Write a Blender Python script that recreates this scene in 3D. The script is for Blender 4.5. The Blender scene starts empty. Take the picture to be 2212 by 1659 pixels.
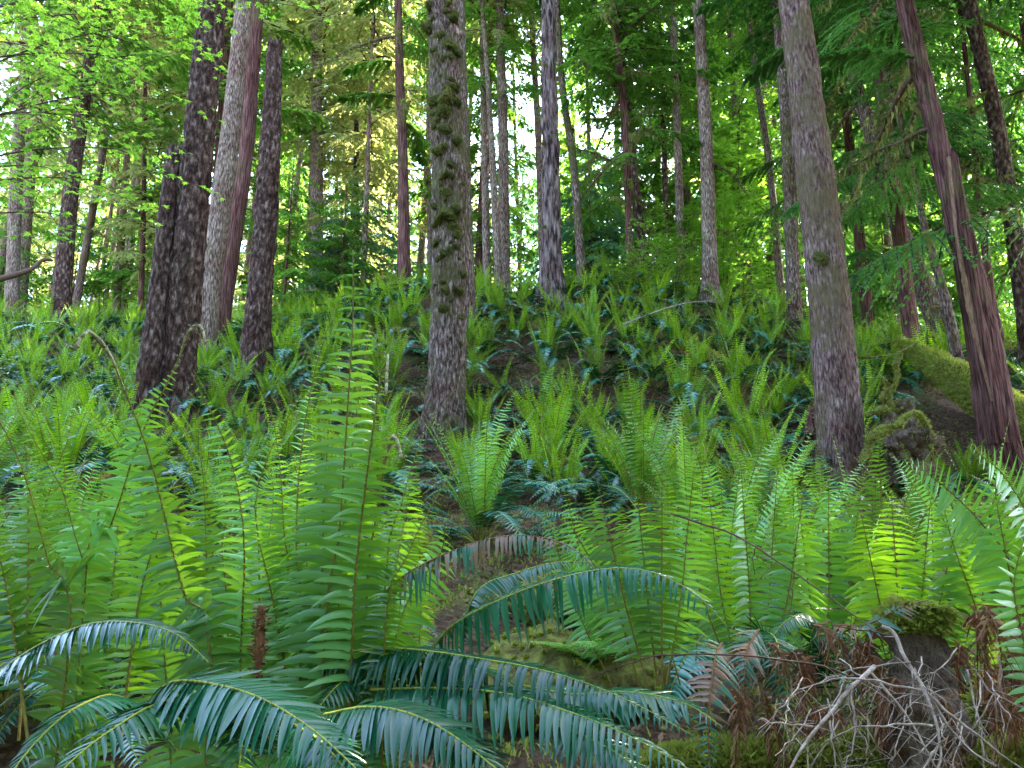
import bpy, math, random
import numpy as np
from math import radians as R, pi

# ------------------------------------------------------------------ camera, sky, sun, exposure
S = bpy.context.scene
COL = S.collection
PITCH = R(12.8)
F = 1659.0                                   # focal length in the photo's 2212 px wide measure
CAMP = np.array([0.0, 0.0, 1.5])
cd = bpy.data.cameras.new('camera'); cam = bpy.data.objects.new('camera', cd); COL.objects.link(cam)
cam.location = CAMP; cam.rotation_euler = (pi/2 + PITCH, 0, 0)
cd.sensor_width = 36; cd.lens = 27.0; cd.clip_start = 0.05; cd.clip_end = 600
S.camera = cam
SUN_EL, SUN_AZ = R(52), R(48)                # azimuth to the right of straight ahead (+y)
w = bpy.data.worlds.new('World'); S.world = w; w.use_nodes = True
nt = w.node_tree; bg = nt.nodes['Background']
sky = nt.nodes.new('ShaderNodeTexSky'); sky.sky_type = 'NISHITA'; sky.sun_disc = False
sky.sun_elevation = SUN_EL; sky.sun_rotation = SUN_AZ; sky.air_density = 1.0; sky.dust_density = 2.0; sky.ozone_density = 1.0
nt.links.new(sky.outputs[0], bg.inputs[0]); bg.inputs[1].default_value = 0.15
sl = bpy.data.lights.new('sun', 'SUN'); sun = bpy.data.objects.new('sun', sl); COL.objects.link(sun)
sl.energy = 5.0; sl.angle = R(0.6); sl.color = (1.0, 0.93, 0.80)
from mathutils import Vector, Matrix
sd = Vector((math.sin(SUN_AZ)*math.cos(SUN_EL), math.cos(SUN_AZ)*math.cos(SUN_EL), math.sin(SUN_EL)))
sun.rotation_euler = sd.to_track_quat('Z', 'Y').to_euler()
vs = S.view_settings; vs.view_transform = 'Standard'; vs.look = 'None'; vs.gamma = 1.0
vs.exposure = 4.15
try:
    S.cycles.use_denoising = True; S.cycles.denoiser = 'OPENIMAGEDENOISE'
    S.cycles.max_bounces = 5; S.cycles.diffuse_bounces = 2; S.cycles.glossy_bounces = 2
    S.cycles.transmission_bounces = 3; S.cycles.sample_clamp_indirect = 6.0
except Exception: pass

# ------------------------------------------------------------------ helpers
rs = np.random.RandomState(7); random.seed(7)
UPV = np.array([0, 0, 1.0])
cfw = np.array([0, math.cos(PITCH), math.sin(PITCH)]); cup = np.array([0, -math.sin(PITCH), math.cos(PITCH)])
def P(px, py, Y):
    d = cfw + np.array([(px-1106)/F, 0, 0]) + cup*((829.5-py)/F)
    return CAMP + d*(Y/d[1])
def proj(p):
    v = np.asarray(p, float) - CAMP; dz = v @ cfw
    return 1106 + F*v[0]/dz, 829.5 - F*(v @ cup)/dz
def nrm(a):
    return a/np.maximum(np.linalg.norm(a, axis=-1, keepdims=True), 1e-9)
def _h(ix, iy, iz, s):
    n = (ix*374761393 + iy*668265263 + iz*2147483647 + s*1274126177) & 0xffffffff
    n = ((n ^ (n >> 13))*1274126177) & 0xffffffff
    n = ((n ^ (n >> 16))*2246822519) & 0xffffffff
    return ((n ^ (n >> 15)) & 0xffff)/65535.0
def noise3(p, s=0):
    p = np.asarray(p, float); i = np.floor(p).astype(np.int64); f = p - i; f = f*f*(3-2*f)
    r = 0
    for dx in (0, 1):
        wx = f[..., 0] if dx else 1-f[..., 0]
        for dy in (0, 1):
            wy = f[..., 1] if dy else 1-f[..., 1]
            for dz in (0, 1):
                wz = f[..., 2] if dz else 1-f[..., 2]
                r = r + wx*wy*wz*_h(i[..., 0]+dx, i[..., 1]+dy, i[..., 2]+dz, s)
    return r*2-1
def fbm(p, s=0, o=4):
    p = np.asarray(p, float); r = 0; a = 1.0; t = 0
    for k in range(o):
        r = r + a*noise3(p*(2.03**k), s+k*17); t += a; a *= .5
    return r/t
def spline(pts, n):
    p = np.asarray(pts, float); m = len(p)
    q = np.vstack([2*p[0]-p[1], p, 2*p[-1]-p[-2]])
    ch = np.concatenate([[0], np.cumsum(np.linalg.norm(np.diff(p, axis=0), axis=1))])
    u = np.linspace(0, ch[-1], n); k = np.clip(np.searchsorted(ch, u, 'right')-1, 0, m-2)
    t = ((u-ch[k])/np.maximum(ch[k+1]-ch[k], 1e-9))[:, None]
    a, b, c, d = q[k], q[k+1], q[k+2], q[k+3]
    return .5*((2*b) + (-a+c)*t + (2*a-5*b+4*c-d)*t*t + (-a+3*b-3*c+d)*t**3)
class MB:
    def __init__(s): s.v = []; s.q = []; s.m = []; s.t = []; s.n = 0
    def add(s, v, q, mi=0, tone=None):
        v = np.asarray(v, float).reshape(-1, 3); q = np.asarray(q, np.int64).reshape(-1, 4)
        s.v.append(v); s.q.append(q+s.n); s.m.append(np.full(len(q), mi, np.int32))
        s.t.append(np.full(len(q), .5) if tone is None else np.broadcast_to(np.asarray(tone, float), (len(q),))); s.n += len(v); return s
    def merge(s, o, M=None, off=None, mi=None):
        v = np.vstack(o.v)
        if M is not None: v = v @ np.asarray(M).T
        if off is not None: v = v + off
        s.v.append(v); s.q.append(np.vstack(o.q)+s.n); m = np.concatenate(o.m)
        s.m.append(m if mi is None else np.full_like(m, mi)); s.t.append(np.concatenate(o.t)); s.n += len(v); return s
    def mesh(s, name, mats, smooth=True):
        me = bpy.data.meshes.new(name); v = np.vstack(s.v).astype(np.float32); q = np.vstack(s.q).astype(np.int32)
        me.vertices.add(len(v)); me.vertices.foreach_set('co', v.ravel())
        me.loops.add(q.size); me.loops.foreach_set('vertex_index', q.ravel())
        me.polygons.add(len(q)); me.polygons.foreach_set('loop_start', np.arange(0, q.size, 4, dtype=np.int32))
        for m in mats: me.materials.append(m)
        me.polygons.foreach_set('material_index', np.concatenate(s.m).astype(np.int32))
        me.polygons.foreach_set('use_smooth', np.full(len(q), smooth))
        a = me.attributes.new('tone', 'FLOAT', 'FACE'); a.data.foreach_set('value', np.concatenate(s.t).astype(np.float32))
        me.update(calc_edges=True); return me
def link(name, me, parent=None, loc=None, rot=None, scale=None):
    o = bpy.data.objects.new(name, me); COL.objects.link(o)
    if parent is not None: o.parent = parent
    if loc is not None: o.location = loc
    if rot is not None: o.rotation_euler = rot
    if scale is not None: o.scale = (scale,)*3 if np.isscalar(scale) else scale
    return o
def tag(o, label=None, cat=None, group=None, kind=None):
    if label: o['label'] = label
    if cat: o['category'] = cat
    if group: o['group'] = group
    if kind: o['kind'] = kind
    return o
def thing(name, label, cat, loc=(0, 0, 0), rot=(0, 0, 0), group=None, scale=1):
    return tag(link(name, None, None, loc, rot, scale), label, cat, group)
def grid_quads(a, b, wrap=False):
    i = np.arange(a-1)[:, None]; j = np.arange(b if wrap else b-1)[None, :]; j2 = (j+1) % b
    return np.stack([i*b+j, i*b+j2, (i+1)*b+j2, (i+1)*b+j], -1).reshape(-1, 4)
def tube(pts, rad, ns=6, close=True):
    p = np.asarray(pts, float); rad = np.broadcast_to(np.asarray(rad, float), (len(p),))
    T = nrm(np.gradient(p, axis=0)); ref = np.array([0, 1., 0]) if abs(T[:, 2]).mean() > .5 else UPV
    B = nrm(np.cross(T, ref)); N = np.cross(B, T)
    if close:
        p = np.vstack([p, p[-1]+T[-1]*rad[-1]*.4]); rad = np.append(rad, rad[-1]*.15); B = np.vstack([B, B[-1]]); N = np.vstack([N, N[-1]])
    a = np.arange(ns)*2*pi/ns
    v = p[:, None]+rad[:, None, None]*(np.cos(a)[None, :, None]*B[:, None]+np.sin(a)[None, :, None]*N[:, None])
    return v.reshape(-1, 3), grid_quads(len(p), ns, True)
def rotz(a): c, s = math.cos(a), math.sin(a); return np.array([[c, -s, 0], [s, c, 0], [0, 0, 1]])
def roty(a): c, s = math.cos(a), math.sin(a); return np.array([[c, 0, s], [0, 1, 0], [-s, 0, c]])

# ------------------------------------------------------------------ materials
def mat(name): m = bpy.data.materials.new(name); m.use_nodes = True; n = m.node_tree; return m, n, n.nodes, n.links, n.nodes['Principled BSDF']
def ramp(nodes, stops):
    r = nodes.new('ShaderNodeValToRGB'); e = r.color_ramp.elements
    while len(e) < len(stops): e.new(.5)
    for k, (p, c) in enumerate(stops): e[k].position = p; e[k].color = (*c, 1)
    return r
def leaf_mat(name, c0, c1, trans, ct, rough=.45, spec=.5, patch=None, back=None, lo=.25):
    m, n, N, L, b = mat(name)
    at = N.new('ShaderNodeAttribute'); at.attribute_name = 'tone'
    oi = N.new('ShaderNodeObjectInfo')
    geo = N.new('ShaderNodeNewGeometry'); nz = N.new('ShaderNodeTexNoise'); nz.inputs['Scale'].default_value = 1.3; nz.inputs['Detail'].default_value = 3
    L.new(geo.outputs['Position'], nz.inputs['Vector'])
    a1 = N.new('ShaderNodeMath'); a1.operation = 'MULTIPLY_ADD'; a1.inputs[1].default_value = .5; L.new(at.outputs['Fac'], a1.inputs[0])
    a2 = N.new('ShaderNodeMath'); a2.operation = 'MULTIPLY'; a2.inputs[1].default_value = .42; L.new(oi.outputs['Random'], a2.inputs[0])
    L.new(a2.outputs[0], a1.inputs[2])
    a3 = N.new('ShaderNodeMath'); a3.operation = 'MULTIPLY_ADD'; a3.inputs[1].default_value = .5; L.new(nz.outputs['Fac'], a3.inputs[0]); L.new(a1.outputs[0], a3.inputs[2])
    r = ramp(N, [(lo, c0), (1.0, c1)]); L.new(a3.outputs[0], r.inputs[0])
    col = r.outputs[0]
    if patch:
        n2 = N.new('ShaderNodeTexNoise'); n2.inputs['Scale'].default_value = patch[1]; n2.inputs['Detail'].default_value = 4
        L.new(geo.outputs['Position'], n2.inputs['Vector'])
        r2 = ramp(N, [(patch[2], (0, 0, 0)), (patch[2]+.05, (1, 1, 1))]); L.new(n2.outputs['Fac'], r2.inputs[0])
        mx = N.new('ShaderNodeMixRGB'); L.new(r2.outputs[0], mx.inputs[0]); L.new(col, mx.inputs[1]); mx.inputs[2].default_value = (*patch[0], 1); col = mx.outputs[0]
    if back:                                   # the underside of the leaf is matt and yellower
        mb_ = N.new('ShaderNodeMixRGB'); L.new(geo.outputs['Backfacing'], mb_.inputs[0]); L.new(col, mb_.inputs[1])
        mu_ = N.new('ShaderNodeMixRGB'); mu_.blend_type = 'MULTIPLY'; mu_.inputs[0].default_value = 1; L.new(col, mu_.inputs[1]); mu_.inputs[2].default_value = (*back, 1); L.new(mu_.outputs[0], mb_.inputs[2]); col = mb_.outputs[0]
        sp_ = N.new('ShaderNodeMapRange'); sp_.inputs['To Min'].default_value = spec; sp_.inputs['To Max'].default_value = .12; L.new(geo.outputs['Backfacing'], sp_.inputs[0]); L.new(sp_.outputs[0], b.inputs['Specular IOR Level'])
    L.new(col, b.inputs['Base Color']); b.inputs['Roughness'].default_value = rough
    if not back: b.inputs['Specular IOR Level'].default_value = spec
    tr = N.new('ShaderNodeBsdfTranslucent'); r3 = ramp(N, [(lo, tuple(x*.6 for x in ct)), (1.0, ct)]); L.new(a3.outputs[0], r3.inputs[0]); L.new(r3.outputs[0], tr.inputs[0])
    mi = N.new('ShaderNodeMixShader'); mi.inputs[0].default_value = trans
    L.new(b.outputs[0], mi.inputs[1]); L.new(tr.outputs[0], mi.inputs[2]); L.new(mi.outputs[0], N['Material Output'].inputs[0])
    return m
def bark_mat(name, dark, mid, light, moss=.5, mosscol=(.07, .085, .018), sx=26, sz=5, bump=.02, patch=.55):
    m, n, N, L, b = mat(name)
    tc = N.new('ShaderNodeTexCoord'); mp = N.new('ShaderNodeMapping'); mp.inputs['Scale'].default_value = (sx, sx, sz); L.new(tc.outputs['Object'], mp.inputs[0])
    wz = N.new('ShaderNodeTexNoise'); wz.inputs['Scale'].default_value = .35; wz.inputs['Detail'].default_value = 3; L.new(mp.outputs[0], wz.inputs['Vector'])
    ad = N.new('ShaderNodeMixRGB'); ad.blend_type = 'ADD'; ad.inputs[0].default_value = 1.6; L.new(mp.outputs[0], ad.inputs[1]); L.new(wz.outputs['Color'], ad.inputs[2])
    vo = N.new('ShaderNodeTexVoronoi'); vo.feature = 'DISTANCE_TO_EDGE'; vo.inputs['Scale'].default_value = .8; L.new(ad.outputs[0], vo.inputs['Vector'])
    n1 = N.new('ShaderNodeTexNoise'); n1.inputs['Scale'].default_value = 1.4; n1.inputs['Detail'].default_value = 6; n1.inputs['Roughness'].default_value = .7; L.new(mp.outputs[0], n1.inputs['Vector'])
    n2 = N.new('ShaderNodeTexNoise'); n2.inputs['Scale'].default_value = 2.2; n2.inputs['Detail'].default_value = 5; L.new(tc.outputs['Object'], n2.inputs['Vector'])
    mt = N.new('ShaderNodeMath'); mt.operation = 'MULTIPLY_ADD'; mt.inputs[1].default_value = .75; mt.use_clamp = True; L.new(vo.outputs['Distance'], mt.inputs[0])
    mt2 = N.new('ShaderNodeMath'); mt2.operation = 'MULTIPLY_ADD'; mt2.inputs[1].default_value = 2.1; mt2.inputs[2].default_value = -.80; L.new(n1.outputs['Fac'], mt2.inputs[0]); L.new(mt2.outputs[0], mt.inputs[2])
    r = ramp(N, [(.12, dark), (.42, mid), (.85, light)]); L.new(mt.outputs[0], r.inputs[0])
    # reddish and pale lichen patches
    r2 = ramp(N, [(.35, (.75, .62, .60)), (.5, (1, 1, 1)), (.68, (1.25, 1.3, 1.28))]); L.new(n2.outputs['Fac'], r2.inputs[0])
    mu = N.new('ShaderNodeMixRGB'); mu.blend_type = 'MULTIPLY'; mu.inputs[0].default_value = .9; L.new(r.outputs[0], mu.inputs[1]); L.new(r2.outputs[0], mu.inputs[2])
    n3 = N.new('ShaderNodeTexNoise'); n3.inputs['Scale'].default_value = 1.1; n3.inputs['Detail'].default_value = 8; n3.inputs['Roughness'].default_value = .72; L.new(tc.outputs['Object'], n3.inputs['Vector'])
    rm = ramp(N, [(patch, (0, 0, 0)), (patch+.08, (1, 1, 1))]); L.new(n3.outputs['Fac'], rm.inputs[0])
    fm = N.new('ShaderNodeMath'); fm.operation = 'MULTIPLY'; fm.inputs[1].default_value = moss; L.new(rm.outputs[0], fm.inputs[0])
    mx = N.new('ShaderNodeMixRGB'); L.new(fm.outputs[0], mx.inputs[0]); L.new(mu.outputs[0], mx.inputs[1]); mx.inputs[2].default_value = (*mosscol, 1)
    L.new(mx.outputs[0], b.inputs['Base Color']); b.inputs['Roughness'].default_value = .9; b.inputs['Specular IOR Level'].default_value = .08
    bp = N.new('ShaderNodeBump'); bp.inputs['Strength'].default_value = 1.0; bp.inputs['Distance'].default_value = bump; L.new(mt.outputs[0], bp.inputs['Height']); L.new(bp.outputs[0], b.inputs['Normal'])
    return m
def simple_mat(name, stops, scale=20, bump=.01, rough=.9, detail=6, coord='Object', stretch=None):
    m, n, N, L, b = mat(name)
    tc = N.new('ShaderNodeTexCoord'); mp = N.new('ShaderNodeMapping'); L.new(tc.outputs[coord], mp.inputs[0])
    if stretch: mp.inputs['Scale'].default_value = stretch
    n1 = N.new('ShaderNodeTexNoise'); n1.inputs['Scale'].default_value = scale; n1.inputs['Detail'].default_value = detail; n1.inputs['Roughness'].default_value = .7; L.new(mp.outputs[0], n1.inputs['Vector'])
    r = ramp(N, stops); L.new(n1.outputs['Fac'], r.inputs[0]); L.new(r.outputs[0], b.inputs['Base Color'])
    b.inputs['Roughness'].default_value = rough; b.inputs['Specular IOR Level'].default_value = .1
    bp = N.new('ShaderNodeBump'); bp.inputs['Distance'].default_value = bump; L.new(n1.outputs['Fac'], bp.inputs['Height']); L.new(bp.outputs[0], b.inputs['Normal'])
    return m
M = {}
M['new'] = leaf_mat('young_fern_leaf', (.022, .095, .004), (.180, .400, .012), .40, (.36, .66, .02), .40, .45, back=(1.25, .95, .5), lo=.38)
M['newcool'] = leaf_mat('near_fern_leaf', (.008, .050, .008), (.165, .450, .105), .36, (.28, .58, .025), .34, .65, back=(1.3, .8, .35), lo=.42)
M['old'] = leaf_mat('old_fern_leaf', (.006, .045, .030), (.034, .170, .120), .08, (.03, .16, .03), .27, .75, back=(1.4, 1.1, .6))
M['oldnear'] = leaf_mat('dark_fern_leaf', (.002, .024, .012), (.010, .085, .036), .08, (.03, .16, .03), .25, .34, ((.20, .07, .03), 9, .70), back=(1.6, 1.3, .6))
M['dead'] = leaf_mat('dead_fern_leaf', (.100, .038, .022), (.40, .19, .11), .15, (.25, .12, .05), .8, .2)
M['half'] = leaf_mat('withering_fern_leaf', (.012, .070, .045), (.02, .11, .06), .15, (.05, .2, .05), .45, .5, ((.16, .065, .032), 14, .50))
M['tiny'] = leaf_mat('lady_fern_leaf', (.14, .34, .05), (.28, .55, .10), .4, (.4, .7, .1), .5, .4)
M['rach'] = simple_mat('fern_stalk', [(.3, (.10, .07, .018)), (.7, (.23, .19, .04))], 60, .002, .6)
M['rachpale'] = simple_mat('fern_stalk_green', [(.3, (.20, .22, .03)), (.7, (.34, .34, .06))], 60, .002, .5)
M['rachdead'] = simple_mat('dead_stalk', [(.3, (.09, .04, .02)), (.7, (.22, .11, .05))], 60, .002, .8)
M['scale'] = simple_mat('fiddlehead_scales', [(.35, (.18, .14, .06)), (.65, (.55, .52, .34))], 160, .004, .7)
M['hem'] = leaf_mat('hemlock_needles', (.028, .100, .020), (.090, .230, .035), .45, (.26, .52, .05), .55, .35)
M['hemdark'] = leaf_mat('shade_tinted_hemlock_needles', (.014, .080, .020), (.045, .170, .034), .40, (.16, .40, .05), .5, .35)  # shade put into a darker copy of the hemlock colour
M['hemgold'] = leaf_mat('sun_tinted_hemlock_needles', (.110, .160, .040), (.270, .310, .090), .50, (.60, .62, .20), .6, .3)  # sunlight put into the hemlock colour, along with the gold of lichen
M['teal'] = leaf_mat('far_fir_needles', (.040, .140, .080), (.100, .270, .140), .45, (.22, .50, .20), .6, .3)
M['maple'] = leaf_mat('maple_leaf', (.055, .210, .014), (.150, .380, .035), .50, (.40, .72, .06), .45, .4)
M['lich'] = leaf_mat('hanging_moss', (.075, .085, .020), (.19, .20, .055), .3, (.25, .28, .07), .9, .1)
M['mossblade'] = leaf_mat('moss_fronds', (.120, .150, .020), (.32, .35, .06), .35, (.46, .50, .08), .8, .15)
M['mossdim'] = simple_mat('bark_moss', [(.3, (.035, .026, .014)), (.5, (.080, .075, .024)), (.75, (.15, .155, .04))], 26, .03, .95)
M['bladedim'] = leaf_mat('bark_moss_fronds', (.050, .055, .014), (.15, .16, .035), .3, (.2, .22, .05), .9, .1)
M['litter'] = leaf_mat('leaf_litter', (.045, .024, .016), (.22, .125, .075), .05, (.2, .1, .05), .85, .2)
M['bdark'] = bark_mat('flaky_dark_bark', (.026, .015, .012), (.095, .054, .042), (.33, .23, .20), .4, sx=15, sz=6, bump=.04, patch=.57)
M['bgrey'] = bark_mat('pale_grey_bark', (.055, .035, .026), (.22, .150, .118), (.48, .38, .33), .6, sx=34, sz=7, bump=.012, patch=.56)
M['bmoss'] = bark_mat('mossy_bark', (.040, .024, .017), (.170, .115, .095), (.52, .40, .38), .75, (.085, .075, .026), sx=28, sz=7, bump=.025, patch=.48)
M['bplum'] = bark_mat('plum_grey_bark', (.045, .025, .022), (.175, .105, .094), (.36, .265, .25), .75, (.105, .078, .036), sx=30, sz=7, bump=.012, patch=.47)
M['bfiss'] = bark_mat('fissured_bark', (.024, .016, .016), (.17, .115, .108), (.38, .29, .275), .35, sx=13, sz=2.2, bump=.04, patch=.6)
M['bred'] = bark_mat('red_cedar_bark', (.035, .016, .014), (.130, .058, .050), (.24, .13, .12), .6, (.07, .075, .02), sx=34, sz=2.0, bump=.012, patch=.54)
M['wood'] = simple_mat('split_wood', [(.3, (.08, .035, .022)), (.55, (.30, .165, .10)), (.75, (.50, .33, .22))], 9, .02, .8, stretch=(8, 8, .7))
M['twig'] = simple_mat('grey_twig', [(.3, (.11, .07, .055)), (.5, (.33, .24, .20)), (.75, (.64, .54, .48))], 40, .003, .8)
M['twigb'] = simple_mat('brown_twig', [(.3, (.045, .025, .018)), (.7, (.16, .095, .065))], 40, .003, .7)
M['moss'] = simple_mat('moss_cushion', [(.3, (.030, .022, .010)), (.45, (.095, .080, .024)), (.6, (.18, .185, .04)), (.8, (.30, .30, .08))], 18, .03, .95)
M['rot'] = simple_mat('rotten_wood', [(.28, (.020, .013, .010)), (.5, (.100, .066, .046)), (.75, (.26, .19, .14))], 7, .05, .95, stretch=(2.5, 2.5, .8))
def ground_mat():
    m, n, N, L, b = mat('forest_floor')
    tc = N.new('ShaderNodeTexCoord')
    def nz(s, d): x = N.new('ShaderNodeTexNoise'); x.inputs['Scale'].default_value = s; x.inputs['Detail'].default_value = d; x.inputs['Roughness'].default_value = .7; L.new(tc.outputs['Object'], x.inputs['Vector']); return x
    a = nz(28, 8); r = ramp(N, [(.32, (.022, .012, .007)), (.5, (.100, .054, .030)), (.70, (.28, .165, .10))]); L.new(a.outputs['Fac'], r.inputs[0])
    c = nz(22, 6); r2 = ramp(N, [(.3, (.04, .042, .010)), (.7, (.16, .17, .035))]); L.new(c.outputs['Fac'], r2.inputs[0])
    d = nz(.9, 6); r3 = ramp(N, [(.53, (0, 0, 0)), (.60, (1, 1, 1))]); L.new(d.outputs['Fac'], r3.inputs[0])
    mx = N.new('ShaderNodeMixRGB'); L.new(r3.outputs[0], mx.inputs[0]); L.new(r.outputs[0], mx.inputs[1]); L.new(r2.outputs[0], mx.inputs[2]); L.new(mx.outputs[0], b.inputs['Base Color'])
    bp = N.new('ShaderNodeBump'); bp.inputs['Distance'].default_value = .06; L.new(a.outputs['Fac'], bp.inputs['Height']); L.new(bp.outputs[0], b.inputs['Normal'])
    b.inputs['Roughness'].default_value = .95; b.inputs['Specular IOR Level'].default_value = .2
    return m
M['ground'] = ground_mat()

# ------------------------------------------------------------------ ground
FC = ([-60, -10, 0, 4, 8, 10, 12, 15, 16.5, 20, 30, 60, 160], [-9, -2.5, 0, 1.25, 2.35, 3.25, 4.75, 6.75, 7.2, 7.35, 7.4, 8.0, 14])
FL = ([-60, -10, 0, 4, 8, 10, 14, 18, 21, 30, 60, 160], [-9, -2.5, 0, 1.25, 2.35, 3.2, 5.1, 7.0, 7.5, 7.7, 8.2, 14])
FR = ([-60, -10, 0, 4, 8, 10, 14, 17, 25, 60, 160], [-9, -2.5, 0, 1.2, 2.2, 3.3, 5.4, 5.9, 6.3, 7.5, 13])
def ss(a, b, x): t = np.clip((x-a)/(b-a), 0, 1); return t*t*(3-2*t)
def gz(x, y, fine=True):
    x = np.asarray(x, float); y = np.asarray(y, float)
    u = x/np.maximum(np.abs(y), 3)
    wl = ss(-.10, -.38, u); wr = ss(.22, .52, u)
    z = np.interp(y, *FC)*(1-wl-wr) + np.interp(y, *FL)*wl + np.interp(y, *FR)*wr
    o = np.zeros_like(x); k = ss(2, 8, np.abs(y)+np.abs(x))
    z = z + .30*k*fbm(np.stack([x*.45, y*.45, o], -1), 3, 3)
    if fine: z = z + .07*fbm(np.stack([x*2.6, y*2.6, o], -1), 9, 4)
    return z
def gzf(x, y): return float(gz(np.array([x]), np.array([y]))[0])
gu = np.linspace(-1, 1, 380); gx = np.sinh(gu*4.2)/math.sinh(4.2)*150
gv = np.linspace(-1, 1, 420); gy = 7 + np.sinh(gv*3.6)/math.sinh(3.6)*150
XX, YY = np.meshgrid(gx, gy); ZZ = gz(XX, YY)
g = MB(); g.add(np.stack([XX, YY, ZZ], -1).reshape(-1, 3), grid_quads(len(gy), len(gx)))
tag(link('ground', g.mesh('ground', [M['ground']])), 'steep forest floor of brown litter and moss', 'ground', kind='structure')

# ------------------------------------------------------------------ ferns
def frond(mb, C, nh, Lp, npairs, K=3, wr=.17, s0=.12, fwd=.22, droop=.22, tw=.3, rach=.004, fiddle=0., miss=.0, lift=.1, mi=(0, 1), rng=rs, mess=.08, rns=5, tp=1.7):
    C = np.asarray(C, float); d = np.concatenate([[0], np.cumsum(np.linalg.norm(np.diff(C, axis=0), axis=1))]); L = d[-1]; sC = d/L
    T_ = nrm(np.gradient(C, axis=0))
    s = np.linspace(s0, .995, npairs); s = np.repeat(s, 2); sg = np.tile([1., -1.], npairs); s = np.clip(s + (rng.rand(len(s))-.5)*.35*(1-s0)/npairs, 0, 1)
    if miss: keep = rng.rand(len(s)) > miss; s = s[keep]; sg = sg[keep]
    def at(A): return np.stack([np.interp(s, sC, A[:, k]) for k in range(3)], -1)
    p = at(C); T = nrm(at(T_)); nhv = np.broadcast_to(np.asarray(nh, float), T.shape)
    B = nrm(np.cross(T, nhv)); Nn = np.cross(B, T)
    pr = np.clip((s-s0+.10)/.22, 0, 1)**.6*np.clip(1-np.clip((s-.38)/.63, 0, 1)**tp, .05, 1)
    if fiddle: pr = pr*(1-.90*ss(1-fiddle-.06, 1-fiddle+.05, s))
    Ln = Lp*pr*(1+(rng.rand(len(s))-.5)*.14)*(1 if K > 5 else (.9+.2*rng.rand()))
    j = lambda a: (rng.rand(len(s), 1)-.5)*2*a
    D = nrm(B*sg[:, None]*math.cos(fwd) + T*(math.sin(fwd)+j(mess)+.25*(s[:, None]-.5)) + Nn*(lift+j(mess)))
    twv = tw + j(.25)
    if fiddle: twv = twv + .6*ss(.35, .9, s)[:, None]*(rng.rand(len(s), 1))
    W = T*np.cos(twv)+Nn*np.sin(twv)*sg[:, None]
    W = nrm(W-(W*D).sum(-1, keepdims=True)*D)
    if K == 3: t = np.array([0, .28, 1.]); wd = np.array([.55, 1, .06])
    elif K == 5: t = np.array([0, .10, .40, .74, 1.]); wd = np.array([.4, 1.05, .92, .58, .05])
    else: t = np.array([0, .05, .16, .3, .45, .6, .75, .88, 1.]); wd = np.array([.3, 1.25, .95, 1.0, .92, .8, .62, .38, .03])
    bend = T*(.12+j(.12)) - UPV*(droop*(1+j(.5)))
    cl = p[:, None] + Ln[:, None, None]*(D[:, None]*t[None, :, None] + bend[:, None]*(t**2)[None, :, None])
    wv = (np.maximum(Ln, Lp*.25)*wr*.5)[:, None, None]*wd[None, :, None]*W[:, None]
    tone = np.clip(rng.rand()*.75-.1 + rng.rand(len(s))*.25 + .35*s**2, 0, 1.2)
    if K == 3:
        v = np.stack([cl-wv, cl+wv], 2); cols = 2
    else:
        fold = np.cross(D, W)[:, None]*np.linalg.norm(wv, axis=-1, keepdims=True)*.28
        v = np.stack([cl-wv+fold, cl, cl+wv+fold], 2); cols = 3
    n = len(s); kk = len(t); q1 = grid_quads(kk, cols)
    q = (q1[None]+(np.arange(n)*kk*cols)[:, None, None])
    q[sg > 0] = q[sg > 0][:, :, ::-1]; q = q.reshape(-1, 4)
    mb.add(v.reshape(-1, 3), q, mi[0], np.repeat(tone, len(q1)))
    m = max(6, min(len(C), 26)); idx = np.linspace(0, len(C)-1, m).astype(int)
    tv, tq = tube(C[idx], rach*(1-(.45 if fiddle > .1 else .75)*np.linspace(0, 1, m)), rns); mb.add(tv, tq, mi[1])
    return mb
def arch(L, e0, e1, n=26, pw=1.5, side=0.):
    s = np.linspace(0, 1, n); th = e0+(e1-e0)*s**pw
    ds = L/(n-1); r = np.concatenate([[0], np.cumsum(np.cos(th[:-1])*ds)]); z = np.concatenate([[0], np.cumsum(np.sin(th[:-1])*ds)])
    return np.stack([r, side*L*s**2, z], -1)
LODP = {'near': (5, 38, 5, .086, .15, .098, .21), 'mid': (3, 34, 4, .064, .29, .090, .30), 'far': (3, 24, 3, .064, .38, .090, .40)}
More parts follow.
